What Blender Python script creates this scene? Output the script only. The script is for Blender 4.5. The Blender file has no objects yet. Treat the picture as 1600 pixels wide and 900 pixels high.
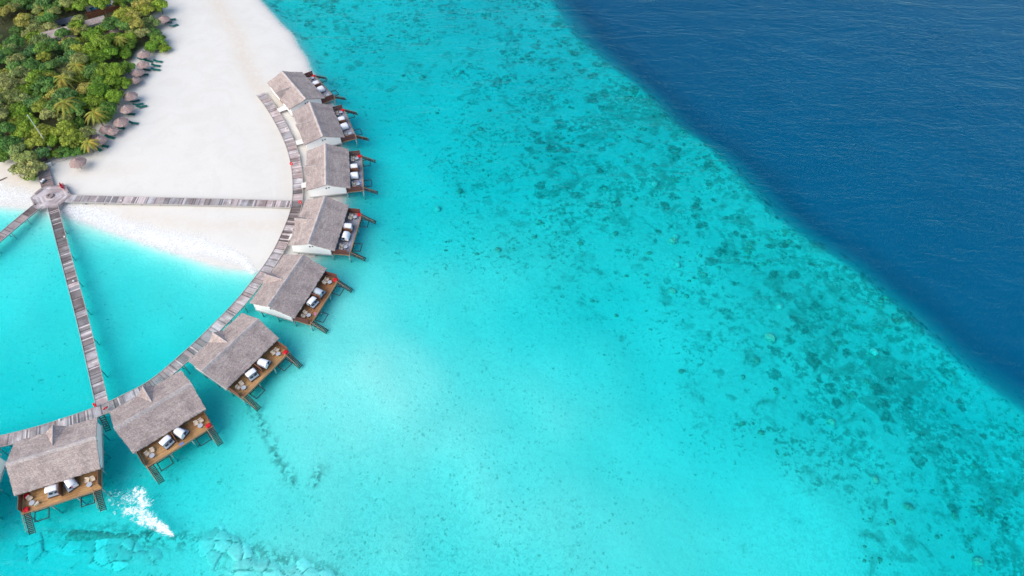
import bpy, bmesh, math, random
import numpy as np
from mathutils import Vector, Matrix
R = math.radians
S = bpy.context.scene
C = bpy.context.collection

# ------------------------------------------------------------------ camera
F_PX, TAU, ROLL, CAM_H = 1077.675, R(37.3154), R(1.30003), 134.2134
_ct, _st, _cr, _sr = math.cos(TAU), math.sin(TAU), math.cos(ROLL), math.sin(ROLL)
_right = np.array([1, 0, 0.]); _up = np.array([0, _ct, _st]); _back = np.array([0, -_st, _ct])
RX = _cr*_right + _sr*_up; RU = -_sr*_right + _cr*_up; RB = _back
cam_d = bpy.data.cameras.new('camera'); cam = bpy.data.objects.new('camera', cam_d); C.objects.link(cam)
cam.matrix_world = Matrix(((RX[0], RU[0], RB[0], 0), (RX[1], RU[1], RB[1], 0), (RX[2], RU[2], RB[2], CAM_H), (0, 0, 0, 1)))
cam_d.sensor_width = 36; cam_d.lens = F_PX/1600*36; cam_d.clip_start = 1; cam_d.clip_end = 20000
S.camera = cam

def at(px, py, z=0.0):
    """point of the place that the survey photograph shows at px,py, at height z"""
    u = (px-800)/F_PX; v = (450-py)/F_PX
    w = RX*u + RU*v - RB
    t = (z-CAM_H)/w[2]
    return Vector((w[0]*t, w[1]*t, z))
def atn(pts, z=0.0):
    return np.array([at(p[0], p[1], z)[:2] for p in pts])

# ------------------------------------------------------------------ world, sun, exposure
SUN_EL = R(38); SUN_AZ = math.atan2(-0.78, -0.62)      # clockwise from +Y
wd = bpy.data.worlds.new('World'); S.world = wd; wd.use_nodes = True
nt = wd.node_tree; bg = nt.nodes['Background']; sky = nt.nodes.new('ShaderNodeTexSky')
sky.sky_type = 'NISHITA'; sky.sun_disc = False; sky.sun_elevation = SUN_EL; sky.sun_rotation = SUN_AZ
sky.air_density = 1.0; sky.dust_density = 1.6; sky.ozone_density = 1.0
nt.links.new(sky.outputs[0], bg.inputs[0]); bg.inputs[1].default_value = 0.13
sd = bpy.data.lights.new('sun', 'SUN'); so = bpy.data.objects.new('sun', sd); C.objects.link(so)
sd.energy = 1.9; sd.angle = R(75); sd.color = (1.0, 0.90, 0.76)
tow = Vector((math.sin(SUN_AZ)*math.cos(SUN_EL), math.cos(SUN_AZ)*math.cos(SUN_EL), math.sin(SUN_EL)))
so.rotation_euler = tow.to_track_quat('Z', 'Y').to_euler()
S.view_settings.view_transform = 'Standard'; S.view_settings.look = 'None'
S.view_settings.gamma = 1.0; S.view_settings.use_curve_mapping = False
S.view_settings.exposure = 0.83
S.render.engine = 'CYCLES'
S.cycles.max_bounces = 8; S.cycles.transparent_max_bounces = 24

random.seed(7); rng = np.random.default_rng(11)

# ------------------------------------------------------------------ helpers
def tag(o, label=None, cat=None, group=None, kind=None):
    if label: o['label'] = label
    if cat: o['category'] = cat
    if group: o['group'] = group
    if kind: o['kind'] = kind
    return o
def empty(name, label, cat, loc=(0, 0, 0), rz=0, group=None):
    o = bpy.data.objects.new(name, None); C.objects.link(o); o.empty_display_size = .3
    o.location = loc; o.rotation_euler = (0, 0, rz)
    return tag(o, label, cat, group)
class MB:
    def __init__(s): s.v = []; s.f = []; s.c = []
    def add(s, vs, fs, col=None):
        n = len(s.v); s.v += [tuple(v) for v in vs]; s.f += [tuple(i+n for i in f) for f in fs]
        s.c += [col]*len(fs); return s
    def box(s, c, d, rz=0, col=None, bev=0, tilt=None):
        x, y, z = d[0]/2, d[1]/2, d[2]/2; b = bev
        if b:
            vs = []
            for sz in (-1, 1):
                for (a, bb) in ((-x+b, -y), (x-b, -y), (x, -y+b), (x, y-b), (x-b, y), (-x+b, y), (-x, y-b), (-x, -y+b)):
                    vs.append((a, bb, sz*(z-b)))
            for (a, bb) in ((-x+b, -y+b), (x-b, -y+b), (x-b, y-b), (-x+b, y-b)): vs.append((a, bb, z))
            fs = [(i, (i+1) % 8, 8+(i+1) % 8, 8+i) for i in range(8)]
            fs += [(8, 9, 17, 16), (9, 10, 17), (10, 11, 18, 17), (11, 12, 18), (12, 13, 19, 18), (13, 14, 19), (14, 15, 16, 19), (15, 8, 16), (16, 17, 18, 19), (7, 6, 5, 4, 3, 2, 1, 0)]
        else:
            vs = [(-x, -y, -z), (x, -y, -z), (x, y, -z), (-x, y, -z), (-x, -y, z), (x, -y, z), (x, y, z), (-x, y, z)]
            fs = [(3, 2, 1, 0), (4, 5, 6, 7), (0, 1, 5, 4), (1, 2, 6, 5), (2, 3, 7, 6), (3, 0, 4, 7)]
        m = Matrix.Translation(c) @ Matrix.Rotation(rz, 4, 'Z')
        if tilt: m = m @ tilt
        return s.add([m @ Vector(v) for v in vs], fs, col)
    def tube(s, pts, r, n=8, col=None, r2=None):
        pts = [Vector(p) for p in pts]; rings = []
        for i, p in enumerate(pts):
            d = (pts[min(i+1, len(pts)-1)]-pts[max(i-1, 0)]).normalized()
            a = d.cross(Vector((0, 0, 1)));
            if a.length < .05: a = d.cross(Vector((1, 0, 0)))
            a.normalize(); b = d.cross(a)
            t = i/(len(pts)-1); rr = r if r2 is None else r+(r2-r)*t
            rings.append([p+rr*(math.cos(k*2*math.pi/n)*a+math.sin(k*2*math.pi/n)*b) for k in range(n)])
        vs = [v for rg in rings for v in rg]; fs = []
        for i in range(len(pts)-1):
            for k in range(n): fs.append((i*n+k, i*n+(k+1) % n, (i+1)*n+(k+1) % n, (i+1)*n+k))
        fs.append(tuple(range(n))[::-1]); fs.append(tuple((len(pts)-1)*n+k for k in range(n)))
        return s.add(vs, fs, col)
    def lathe(s, prof, c=(0, 0, 0), n=20, jit=0, col=None):
        vs = []
        for (r, z) in prof:
            for k in range(n):
                a = 2*math.pi*k/n; q = r*(1+(random.uniform(-jit, jit) if jit else 0))
                vs.append((c[0]+q*math.cos(a), c[1]+q*math.sin(a), c[2]+z))
        fs = [(i*n+k, i*n+(k+1) % n, (i+1)*n+(k+1) % n, (i+1)*n+k) for i in range(len(prof)-1) for k in range(n)]
        return s.add(vs, fs, col)
    def slab(s, poly, z0, z1, col=None):
        n = len(poly)
        vs = [(p[0], p[1], z0) for p in poly]+[(p[0], p[1], z1) for p in poly]
        fs = [tuple(range(n))[::-1], tuple(range(n, 2*n))]+[(i, (i+1) % n, n+(i+1) % n, n+i) for i in range(n)]
        return s.add(vs, fs, col)
    def build(s, name, mat, parent=None, smooth=False):
        me = bpy.data.meshes.new(name); me.from_pydata(s.v, [], s.f); me.materials.append(mat)
        if True:
            at_ = me.color_attributes.new('Col', 'FLOAT_COLOR', 'CORNER')
            arr = np.ones((len(me.loops), 4), np.float32); k = 0
            for f, c in zip(s.f, s.c):
                c = c or (1, 1, 1); arr[k:k+len(f), :3] = c; k += len(f)
            at_.data.foreach_set('color', arr.ravel())
        bm = bmesh.new(); bm.from_mesh(me); bmesh.ops.recalc_face_normals(bm, faces=bm.faces); bm.to_mesh(me); bm.free()
        if smooth: me.polygons.foreach_set('use_smooth', [True]*len(me.polygons))
        o = bpy.data.objects.new(name, me); C.objects.link(o)
        if parent: o.parent = parent
        return o
KIDS = {}
def kids(o):
    return list(o.children)
def copy_tree(o, parent=None):
    c = o.copy(); C.objects.link(c)
    for k in ('label',):
        pass
    if parent is not None: c.parent = parent
    for ch in kids(o): copy_tree(ch, c)
    return c

# ------------------------------------------------------------------ materials
def newmat(name):
    m = bpy.data.materials.new(name); m.use_nodes = True
    t = m.node_tree; b = t.nodes['Principled BSDF']; return m, t, b
def N(t, typ, **kw):
    n = t.nodes.new(typ)
    for k, v in kw.items():
        if k.startswith('i_'): n.inputs[k[2:].replace('_', ' ')].default_value = v
        else: setattr(n, k, v)
    return n
def ramp(t, fac, stops):
    r = t.nodes.new('ShaderNodeValToRGB'); e = r.color_ramp.elements
    while len(e) < len(stops): e.new(.5)
    for i, (p, c) in enumerate(stops):
        e[i].position = p; e[i].color = (*c, 1) if len(c) == 3 else c
    t.links.new(fac, r.inputs[0]); return r.outputs[0]
def mixc(t, fac, a, b, mode='MIX'):
    m = t.nodes.new('ShaderNodeMix'); m.data_type = 'RGBA'; m.blend_type = mode
    for i, s in ((0, fac), (6, a), (7, b)):
        if hasattr(s, 'default_value') or hasattr(s, 'links'): t.links.new(s, m.inputs[i])
        elif i == 0: m.inputs[0].default_value = s
        else: m.inputs[i].default_value = (*s, 1) if len(s) == 3 else s
    return m.outputs[2]
def math_(t, op, a, b=None, clamp=False):
    m = t.nodes.new('ShaderNodeMath'); m.operation = op; m.use_clamp = clamp
    for i, s in ((0, a), (1, b)):
        if s is None: continue
        if isinstance(s, (int, float)): m.inputs[i].default_value = s
        else: t.links.new(s, m.inputs[i])
    return m.outputs[0]
def mrange(t, v, a, b, c=0., d=1., smooth=True):
    m = t.nodes.new('ShaderNodeMapRange'); m.interpolation_type = 'SMOOTHSTEP' if smooth else 'LINEAR'
    for i, s in ((0, v), (1, a), (2, b), (3, c), (4, d)):
        if isinstance(s, (int, float)): m.inputs[i].default_value = s
        else: t.links.new(s, m.inputs[i])
    return m.outputs[0]
def coord(t, which='Object', scale=(1, 1, 1), rot=(0, 0, 0)):
    tc = t.nodes.new('ShaderNodeTexCoord'); mp = t.nodes.new('ShaderNodeMapping')
    mp.inputs['Scale'].default_value = scale; mp.inputs['Rotation'].default_value = rot
    t.links.new(tc.outputs[which], mp.inputs[0]); return mp.outputs[0]
def noise(t, vec, sc, det=3, rough=.55, dist=0., out=0):
    n = N(t, 'ShaderNodeTexNoise'); n.inputs['Scale'].default_value = sc; n.inputs['Detail'].default_value = det
    n.inputs['Roughness'].default_value = rough; n.inputs['Distortion'].default_value = dist
    t.links.new(vec, n.inputs['Vector']); return n.outputs[out]
def bump(t, b, h, st, dist):
    n = N(t, 'ShaderNodeBump'); n.inputs['Strength'].default_value = st; n.inputs['Distance'].default_value = dist
    t.links.new(h, n.inputs['Height']); t.links.new(n.outputs[0], b.inputs['Normal']); return n
def attr(t, name, out='Fac'):
    a = N(t, 'ShaderNodeAttribute', attribute_name=name); return a.outputs[out]

def simple(name, col, rough=.7, var=.12, sc=3., spec=.3, metal=0., vc=False):
    m, t, b = newmat(name); v = coord(t)
    f = noise(t, v, sc, 4, .6)
    c = mixc(t, f, tuple(x*(1-var) for x in col), tuple(min(1, x*(1+var)) for x in col))
    if vc: c = mixc(t, 1.0, c, attr(t, 'Col', 'Color'), 'MULTIPLY')
    t.links.new(c, b.inputs['Base Color']); b.inputs['Roughness'].default_value = rough
    b.inputs['Specular IOR Level'].default_value = spec; b.inputs['Metallic'].default_value = metal
    bump(t, b, f, .25, .02)
    return m

M = {}
M['white_wall'] = simple('white_wall', (.88, .87, .85), .7, .04, 1.2)
M['plinth'] = simple('plinth', (.42, .42, .42), .7, .1)
M['white_fabric'] = simple('white_fabric', (.78, .79, .82), .9, .05, 2)
M['grey_mattress'] = simple('grey_mattress', (.30, .37, .44), .9, .12, 2)
M['pale_mattress'] = simple('pale_mattress', (.42, .48, .54), .9, .12, 2)
M['navy'] = simple('navy_cushion', (.02, .04, .07), .9, .2)
M['wicker'] = simple('wicker', (.10, .06, .04), .8, .3, 20)
M['tan'] = simple('tan_cushion', (.55, .42, .30), .9, .1)
M['cream'] = simple('cream_cushion', (.62, .53, .42), .9, .1)
M['table_top'] = simple('table_top', (.42, .45, .50), .4, .08)
M['black_metal'] = simple('black_metal', (.015, .02, .02), .45, .2, 5, .5)
M['brown_screen'] = simple('brown_screen', (.20, .085, .05), .7, .25, 4)
M['dark_screen'] = simple('dark_screen', (.15, .055, .045), .7, .25, 4)
M['rail_wood'] = simple('rail_wood', (.34, .21, .12), .7, .2, 4)
M['step_wood'] = simple('step_wood', (.06, .04, .03), .8, .4, 3)
M['piling'] = simple('piling', (.42, .42, .40), .85, .35, 2)
M['white_post'] = simple('white_post', (.72, .72, .70), .6, .08)
M['red'] = simple('red_paint', (.62, .012, .025), .5, .1)
M['orange'] = simple('orange_cloth', (.70, .14, .03), .8, .1)
M['green_lounger'] = simple('green_lounger', (.005, .13, .11), .6, .2)
M['pole'] = simple('pale_pole', (.62, .66, .68), .4, .05)
M['glass'] = simple('glass', (.02, .04, .05), .08, .1, 1, .8)
M['skin'] = simple('skin', (.28, .15, .09), .6, .05)
M['shirt'] = simple('white_shirt', (.80, .80, .85), .9, .05)
M['trouser'] = simple('dark_trousers', (.03, .035, .06), .9, .1)
M['trunk'] = simple('bark', (.13, .10, .075), .9, .3, 3)
M['pool_tile'] = simple('pool_water', (.01, .16, .26), .08, .15, .5, .6)
M['pale_stone'] = simple('pale_stone', (.55, .54, .52), .8, .1)
M['slate'] = simple('slate', (.12, .13, .16), .7, .3, 2)

def mat_planks(name, light, mid, dark):
    m, t, b = newmat(name); v = coord(t)
    n1 = noise(t, v, .35, 3); n2 = noise(t, v, 4, 4, .7)
    c = mixc(t, n2, mid, light)
    c = mixc(t, mrange(t, n1, .42, .62), c, mixc(t, n2, dark, mid))
    c = mixc(t, 1.0, c, attr(t, 'Col', 'Color'), 'MULTIPLY')
    t.links.new(c, b.inputs['Base Color']); b.inputs['Roughness'].default_value = .8
    b.inputs['Specular IOR Level'].default_value = .2; bump(t, b, n2, .4, .02); return m
M['jetty'] = mat_planks('weathered_planks', (.60, .56, .56), (.44, .40, .40), (.27, .21, .205))
M['brown_jetty'] = mat_planks('brown_planks', (.36, .31, .31), (.27, .215, .21), (.16, .115, .11))
M['deck'] = mat_planks('golden_deck', (.60, .37, .17), (.46, .26, .11), (.30, .15, .06))
M['deck_red'] = mat_planks('red_deck', (.44, .23, .11), (.34, .16, .07), (.22, .10, .05))
M['deck_grey'] = mat_planks('grey_deck', (.42, .43, .48), (.30, .30, .34), (.19, .18, .21))

def mat_thatch(name, a, b_, dk):
    m, t, b = newmat(name); v = coord(t)
    rows = N(t, 'ShaderNodeTexBrick'); rows.offset = .5
    rows.inputs['Scale'].default_value = 1.0; rows.inputs['Brick Width'].default_value = .34; rows.inputs['Row Height'].default_value = .22
    rows.inputs['Mortar Size'].default_value = .018; rows.inputs['Color1'].default_value = (1, 1, 1, 1); rows.inputs['Color2'].default_value = (.62, .62, .62, 1)
    rows.inputs['Mortar'].default_value = (.38, .38, .38, 1); rows.inputs['Bias'].default_value = .15
    t.links.new(v, rows.inputs['Vector'])
    vs = coord(t, 'Object', (1, 3.2, 1))
    big = noise(t, v, .33, 4, .6); fine = noise(t, coord(t, 'Object', (1.3, 1.3, 3)), 3.2, 5, .75)
    oi = N(t, 'ShaderNodeObjectInfo')
    add = N(t, 'ShaderNodeVectorMath', operation='ADD'); t.links.new(vs, add.inputs[0]); t.links.new(oi.outputs['Location'], add.inputs[1])
    streak = noise(t, add.outputs[0], 1.1, 4, .7)
    c = mixc(t, mrange(t, streak, .3, .7), a, b_)
    c = mixc(t, mrange(t, fine, .38, .66), dk, c)
    c = mixc(t, mrange(t, big, .42, .7, 0, .6), c, tuple(x*.72 for x in dk)); c = mixc(t, mrange(t, noise(t, add.outputs[0], .45, 3, .6, 1.0), .52, .62, 0, .38), c, (.66, .60, .56))
    c = mixc(t, .40, c, rows.outputs[0], 'MULTIPLY')
    tint_ = mixc(t, oi.outputs['Random'], (.90, .88, .88), (1.08, 1.05, 1.02)); c = mixc(t, 1.0, c, tint_, 'MULTIPLY')
    t.links.new(c, b.inputs['Base Color']); b.inputs['Roughness'].default_value = .9; b.inputs['Specular IOR Level'].default_value = .15
    h = math_(t, 'ADD', fine, math_(t, 'MULTIPLY', rows.outputs[1], -.5))
    bump(t, b, h, .7, .08); return m
M['thatch'] = mat_thatch('shingle_roof', (.70, .58, .51), (.59, .50, .465), (.34, .285, .285))
M['ridge'] = mat_thatch('ridge_cap', (.72, .67, .65), (.64, .58, .56), (.46, .41, .41))
M['parasol'] = mat_thatch('palm_thatch', (.60, .46, .42), (.52, .40, .37), (.34, .24, .23))

# ------------------------------------------------------------------ terrain
COAST = [(330, -260), (380, -110), (404, 0), (430, 28), (451, 50), (469, 76), (484, 104), (506, 138), (524, 170), (534, 215), (538, 260), (538, 305),
         (530, 350), (512, 383), (492, 402), (455, 416), (425, 424), (393, 424), (340, 416), (295, 404), (247, 387), (185, 364), (140, 350), (100, 335),
         (60, 330), (0, 322), (-150, 300), (-500, 300), (-1400, -50), (-1400, -420), (100, -420)]
DROP = [(700, -300), (790, -120), (865, -20), (905, 35), (960, 82), (1015, 128), (1060, 175), (1110, 212), (1160, 262), (1215, 318), (1270, 362), (1333, 402),
        (1390, 448), (1444, 488), (1496, 533), (1550, 575), (1600, 610), (1700, 684), (1900, 830), (2300, 1060)]
coastW = atn(COAST); dropW = atn(DROP)
def segdist(P, poly, closed):
    n = len(poly); best = np.full(len(P), 1e9); side = np.zeros(len(P))
    for i in range(n if closed else n-1):
        a = poly[i]; b = poly[(i+1) % n]; ab = b-a; ap = P-a
        t = np.clip((ap@ab)/(ab@ab), 0, 1); d = np.hypot(ap[:, 0]-t*ab[0], ap[:, 1]-t*ab[1])
        cr = ab[0]*ap[:, 1]-ab[1]*ap[:, 0]; k = d < best; best[k] = d[k]; side[k] = np.sign(cr[k])
    return best, side
def inside(P, poly):
    n = len(poly); r = np.zeros(len(P), bool)
    for i in range(n):
        a = poly[i]; b = poly[(i+1) % n]
        c = (a[1] > P[:, 1]) != (b[1] > P[:, 1])
        x = (b[0]-a[0])*(P[:, 1]-a[1])/(b[1]-a[1]+1e-12)+a[0]; r ^= c & (P[:, 0] < x)
    return r
DEPTH = [(30, 400, 1.7), (60, 370, 1.2), (250, 470, 1.9), (200, 420, 1.9), (60, 500, 2.0), (60, 600, 2.4), (200, 560, 2.4), (350, 450, 1.7), (160, 500, 2.0), (230, 580, 2.6), (20, 650, 2.7),
         (200, 760, 3.6), (230, 790, 3.2), (5, 690, 4.2), (5, 810, 4.6), (90, 810, 3.6), (20, 880, 4.2), (60, 870, 2.7), (80, 845, 1.0), (120, 850, 1.0), (160, 852, .9), (200, 858, 1.0), (230, 862, 1.2), (350, 858, 1.1), (390, 875, 1.1), (430, 890, 1.0), (60, 815, 2.4), (150, 815, 2.0), (60, 895, 3.8), (60, 872, 7.0), (40, 885, 6.0), (110, 885, 4.8), (180, 893, 3.4), (10, 850, 3.8), (120, 700, 3.4), (100, 620, 2.6), (300, 890, 2.5), (10, 760, 3.6), (250, 870, 2.4), (175, 700, 3.8), (330, 600, 3.0), (300, 740, 2.0), (410, 540, 2.6),
         (500, 560, .8), (570, 560, .72), (630, 560, .95), (540, 480, .9), (600, 620, .75), (520, 640, .78), (470, 600, .8), (490, 500, .95), (560, 440, 1.3), (570, 690, 1.0), (660, 640, 1.05), (420, 690, 1.15), (700, 690, 1.2), (780, 760, 1.35), (600, 780, 1.35), (480, 800, 1.3), (380, 780, 1.4),
         (560, 860, 1.6), (700, 870, 1.8), (900, 780, 1.5), (880, 650, 1.5), (780, 600, 1.5), (1000, 700, 2.2), (1130, 740, 2.6), (1050, 560, 3.0), (960, 480, 3.2), (1000, 880, 1.5), (1250, 850, 2.0), (1100, 850, 1.8), (620, 430, 1.8), (700, 500, 2.0), (820, 520, 2.6), (760, 560, 1.9),
         (650, 350, 2.9), (600, 300, 3.0), (650, 150, 4.2), (560, 60, 4.8), (600, 200, 4.2), (750, 250, 3.8), (850, 100, 4.8), (780, 0, 5.0), (880, 20, 5.0), (900, 200, 4.4), (1000, 300, 3.1),
         (950, 560, 2.2), (1050, 450, 2.8), (1200, 500, 3.0), (1300, 600, 3.2), (1400, 700, 3.0), (1550, 750, 3.7), (1500, 850, 3.2), (1600, 900, 3.6), (1150, 350, 3.3), (1000, 180, 4.0), (1500, 620, 4.2), (1200, 640, 2.8), (1350, 800, 2.4), (1350, 500, 3.4),
         (560, 400, 2.0), (590, 230, 2.7), (520, 60, 2.6), (450, -60, 3.0), (1300, 1100, 2.6), (600, 1100, 3.0), (0, 1100, 3.4), (-300, 700, 3.6), (-300, 400, 2.6), (1900, 1100, 4)]
REEF = [(650, 150, .38), (560, 60, .55), (470, 10, .6), (620, 30, .55), (750, 250, .5), (850, 120, .66), (800, 60, .6), (900, 250, .8), (1000, 180, .85), (1100, 300, .75), (1200, 400, .8), (1300, 500, .85),
        (1400, 600, .85), (1500, 700, .8), (1580, 800, .75), (1000, 350, .72), (1100, 450, .55), (1200, 560, .65), (1130, 610, .55), (1300, 700, .6), (1400, 800, .5), (1480, 880, .55),
        (700, 380, .3), (640, 300, .2), (770, 350, .5), (950, 420, .42), (870, 400, .5), (600, 500, 0), (700, 700, .0), (1000, 600, .1), (1000, 800, 0), (1200, 800, .05), (1250, 850, .1), (500, 650, 0), (560, 230, .1), (900, 20, .65),
        (850, 870, .2), (250, 480, .0), (60, 500, .15), (700, 40, .5), (400, 600, 0), (780, 480, .15), (850, 560, .12), (1000, 520, .3), (200, 800, .2), (60, 870, .2), (540, 300, 0), (1600, 600, .5), (780, 170, .55)]
def idw(P, ctrl, s=6.0, p=2.2):
    Cn = atn([(c[0], c[1]) for c in ctrl]); V = np.array([c[2] for c in ctrl]); num = np.zeros(len(P)); den = np.zeros(len(P))
    for c, v in zip(Cn, V):
        w = 1/((P[:, 0]-c[0])**2+(P[:, 1]-c[1])**2+s*s)**p; num += w*v; den += w
    return num/den
_ph = rng.uniform(0, 6.28, (6, 8, 3)); 
def wob(P, sc, k=0):
    r = np.zeros(len(P))
    for i in range(8):
        a = _ph[k, i, 0]; f = sc*(0.6+.22*i)
        r += np.sin((P[:, 0]*math.cos(a)+P[:, 1]*math.sin(a))*f+_ph[k, i, 1])/(1+.3*i)
    return r/3.5
def height(P):
    P = np.asarray(P, float).reshape(-1, 2); Q = P+np.stack([wob(P, .25, 0), wob(P, .25, 1)], 1)*.7
    dc, _ = segdist(Q, coastW, True); ins = inside(Q, coastW)
    base = idw(P, DEPTH, 10.0, 1.9)
    dd, sdn = segdist(P+np.stack([wob(P, .12, 2), wob(P, .12, 3)], 1)*1.2, dropW, False)
    sg = dd*sdn            # >0 on the left of the curve = open sea
    sea = -(base+.18*wob(P, .3, 4))*(1-np.exp(-dc/4.2))
    tt = np.clip((sg+1.2)/24, 0, 1); sea = sea-9.5*(1-(1-tt**1.2)**2.1)
    land = 1.15*(1-np.exp(-dc/13))+.05*wob(P, .4, 5)*np.clip(dc/6, 0, 1)
    return np.where(ins, land, sea), dc, ins, sg
def axis(lo, hi, st):
    core = np.arange(lo, hi+st, st); out = []; x = hi+st; d = st
    while x < 5000: d *= 1.35; x += d; out.append(x)
    neg = []; x = lo; d = st
    while x > -5000: d *= 1.35; x -= d; neg.append(x)
    return np.array(neg[::-1]+list(core)+out)
def grid_mesh(name, xs, ys, Z, mat, attrs={}):
    X, Y = np.meshgrid(xs, ys); nx, ny = len(xs), len(ys)
    co = np.stack([X.ravel(), Y.ravel(), Z], 1)
    i = np.arange(ny-1)[:, None]*nx+np.arange(nx-1)[None]; q = np.stack([i, i+1, i+nx+1, i+nx], -1).reshape(-1, 4)
    me = bpy.data.meshes.new(name); me.vertices.add(len(co)); me.vertices.foreach_set('co', co.ravel().astype(np.float32))
    me.loops.add(q.size); me.loops.foreach_set('vertex_index', q.ravel().astype(np.int32)); me.polygons.add(len(q))
    me.polygons.foreach_set('loop_start', np.arange(0, q.size, 4, dtype=np.int32)); me.polygons.foreach_set('loop_total', np.full(len(q), 4, np.int32))
    me.polygons.foreach_set('use_smooth', np.ones(len(q), bool)); me.update()
    for k, v in attrs.items():
        a = me.attributes.new(k, 'FLOAT', 'POINT'); a.data.foreach_set('value', v.astype(np.float32))
    me.materials.append(mat); o = bpy.data.objects.new(name, me); C.objects.link(o); return o

def polyatt(P, px, w, z=0):
    d, _ = segdist(P, atn(px, z), False); return np.exp(-(d/w)**2)

def mat_ground():
    m, t, b = newmat('sand_and_seabed'); v = coord(t)
    reef = attr(t, 'reef'); tint = attr(t, 'tint'); litter = attr(t, 'litter'); trail = attr(t, 'trail'); speck = attr(t, 'speck'); drift = attr(t, 'drift')
    geo = N(t, 'ShaderNodeNewGeometry'); sx = N(t, 'ShaderNodeSeparateXYZ'); t.links.new(geo.outputs['Position'], sx.inputs[0]); z = sx.outputs[2]
    n_big = noise(t, v, .035, 3, .5, .4); n_mid = noise(t, v, .16, 5, .62, .6); n_f = noise(t, v, .75, 5, .68, .3); n_ff = noise(t, v, 2.6, 4, .7)
    under = mrange(t, z, -.45, -.05, 1, 0)
    sand = mixc(t, n_mid, (.67, .65, .60), (.74, .725, .68))
    sand = mixc(t, mrange(t, n_ff, .3, .75, 0, .16), sand, (.53, .525, .50))
    mk = mrange(t, noise(t, v, .09, 5, .65, 2.2), .50, .58); sand = mixc(t, math_(t, 'MULTIPLY', mk, .16), sand, (.58, .55, .49))
    sand = mixc(t, math_(t, 'MULTIPLY', tint, mrange(t, n_f, .3, .6, .3, 1)), sand, (.66, .60, .52))
    wet = math_(t, 'MULTIPLY', mrange(t, z, .02, .32, 1, 0), math_(t, 'SUBTRACT', 1.0, under))
    sand = mixc(t, math_(t, 'MULTIPLY', wet, .55), sand, (.56, .56, .53))
    litn = math_(t, 'MULTIPLY', litter, mrange(t, n_f, .2, .5, .75, 1), True)
    sand = mixc(t, litn, sand, mixc(t, n_ff, (.07, .09, .035), (.15, .16, .08)))
    # seabed: rubble, weed and coral cover
    bed = mixc(t, mrange(t, n_big, .3, .7), (.67, .68, .61), (.76, .765, .69))
    thr = math_(t, 'SUBTRACT', .675, math_(t, 'MULTIPLY', reef, .25))
    msk = mrange(t, n_mid, thr, math_(t, 'ADD', thr, .15))
    mskf = mrange(t, n_f, math_(t, 'ADD', thr, -.055), math_(t, 'ADD', thr, .07))
    cover = math_(t, 'MAXIMUM', math_(t, 'MULTIPLY', msk, mrange(t, n_f, .32, .6, .5, 1)), math_(t, 'MULTIPLY', mskf, mrange(t, noise(t, v, .085, 4, .65, 1.0), .43, .58, .18, .95)))
    bed = mixc(t, mrange(t, reef, .10, .85, 0, .52, False), bed, (.33, .47, .42))
    bright = mrange(t, noise(t, v, 1.15, 3, .7, .4), .60, .74)
    bed = mixc(t, math_(t, 'MULTIPLY', math_(t, 'MULTIPLY', bright, mrange(t, n_big, .40, .58)), mrange(t, reef, .25, .55)), bed, (.86, .88, .84))
    bed = mixc(t, math_(t, 'MULTIPLY', cover, .74), bed, mixc(t, n_ff, (.08, .14, .12), (.22, .26, .20)))
    v2 = N(t, 'ShaderNodeTexVoronoi', feature='SMOOTH_F1'); v2.inputs['Scale'].default_value = .30; v2.inputs['Smoothness'].default_value = .35
    dv = N(t, 'ShaderNodeVectorMath', operation='ADD'); ns = noise(t, v, .5, 3, .6, 0, 1); sc_ = N(t, 'ShaderNodeVectorMath', operation='SCALE'); sc_.inputs['Scale'].default_value = 3.2
    t.links.new(ns, sc_.inputs[0]); t.links.new(v, dv.inputs[0]); t.links.new(sc_.outputs[0], dv.inputs[1]); t.links.new(dv.outputs[0], v2.inputs['Vector'])
    s2 = N(t, 'ShaderNodeSeparateColor'); t.links.new(v2.outputs['Color'], s2.inputs[0])
    rr2 = math_(t, 'MULTIPLY', mrange(t, s2.outputs[1], .25, .95, .0, .55, False), mrange(t, noise(t, v, .05, 4, .6, .8), .40, .58, .45, 1.15))
    spot = mrange(t, math_(t, 'SUBTRACT', rr2, v2.outputs['Distance']), -.12, .10)
    spot = math_(t, 'MULTIPLY', math_(t, 'MULTIPLY', spot, mrange(t, reef, .3, .75)), mrange(t, n_f, .35, .55, .35, 1))
    bed = mixc(t, math_(t, 'MULTIPLY', spot, .86), bed, mixc(t, n_ff, (.06, .13, .11), (.16, .23, .19)))
    # small weed dots in the shallows
    vo = N(t, 'ShaderNodeTexVoronoi', feature='F1'); vo.inputs['Scale'].default_value = 1.25; vo.inputs['Randomness'].default_value = 1
    dv0 = N(t, 'ShaderNodeVectorMath', operation='MULTIPLY_ADD'); dv0.inputs[1].default_value = (1.1, 1.1, 1.1); t.links.new(noise(t, v, 1.7, 2, .6, 0, 1), dv0.inputs[0]); t.links.new(v, dv0.inputs[2]); t.links.new(dv0.outputs[0], vo.inputs['Vector'])
    sep = N(t, 'ShaderNodeSeparateColor'); t.links.new(vo.outputs['Color'], sep.inputs[0])
    rad = mrange(t, sep.outputs[0], .2, 1., .0, .42, False)
    dots = math_(t, 'LESS_THAN', vo.outputs['Distance'], rad)
    dots = math_(t, 'MULTIPLY', math_(t, 'MULTIPLY', dots, speck), mrange(t, n_mid, .40, .58, .25, 1))
    bed = mixc(t, math_(t, 'MULTIPLY', dots, .55), bed, (.16, .24, .20))
    # worm-like sand pattern
    worm = mrange(t, noise(t, v, .9, 2, .5, 1.6), .47, .60)
    bed = mixc(t, math_(t, 'MULTIPLY', math_(t, 'MULTIPLY', worm, drift), .42), bed, (.40, .50, .46))
    tr = math_(t, 'MULTIPLY', trail, mrange(t, n_f, .42, .56))
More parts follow.
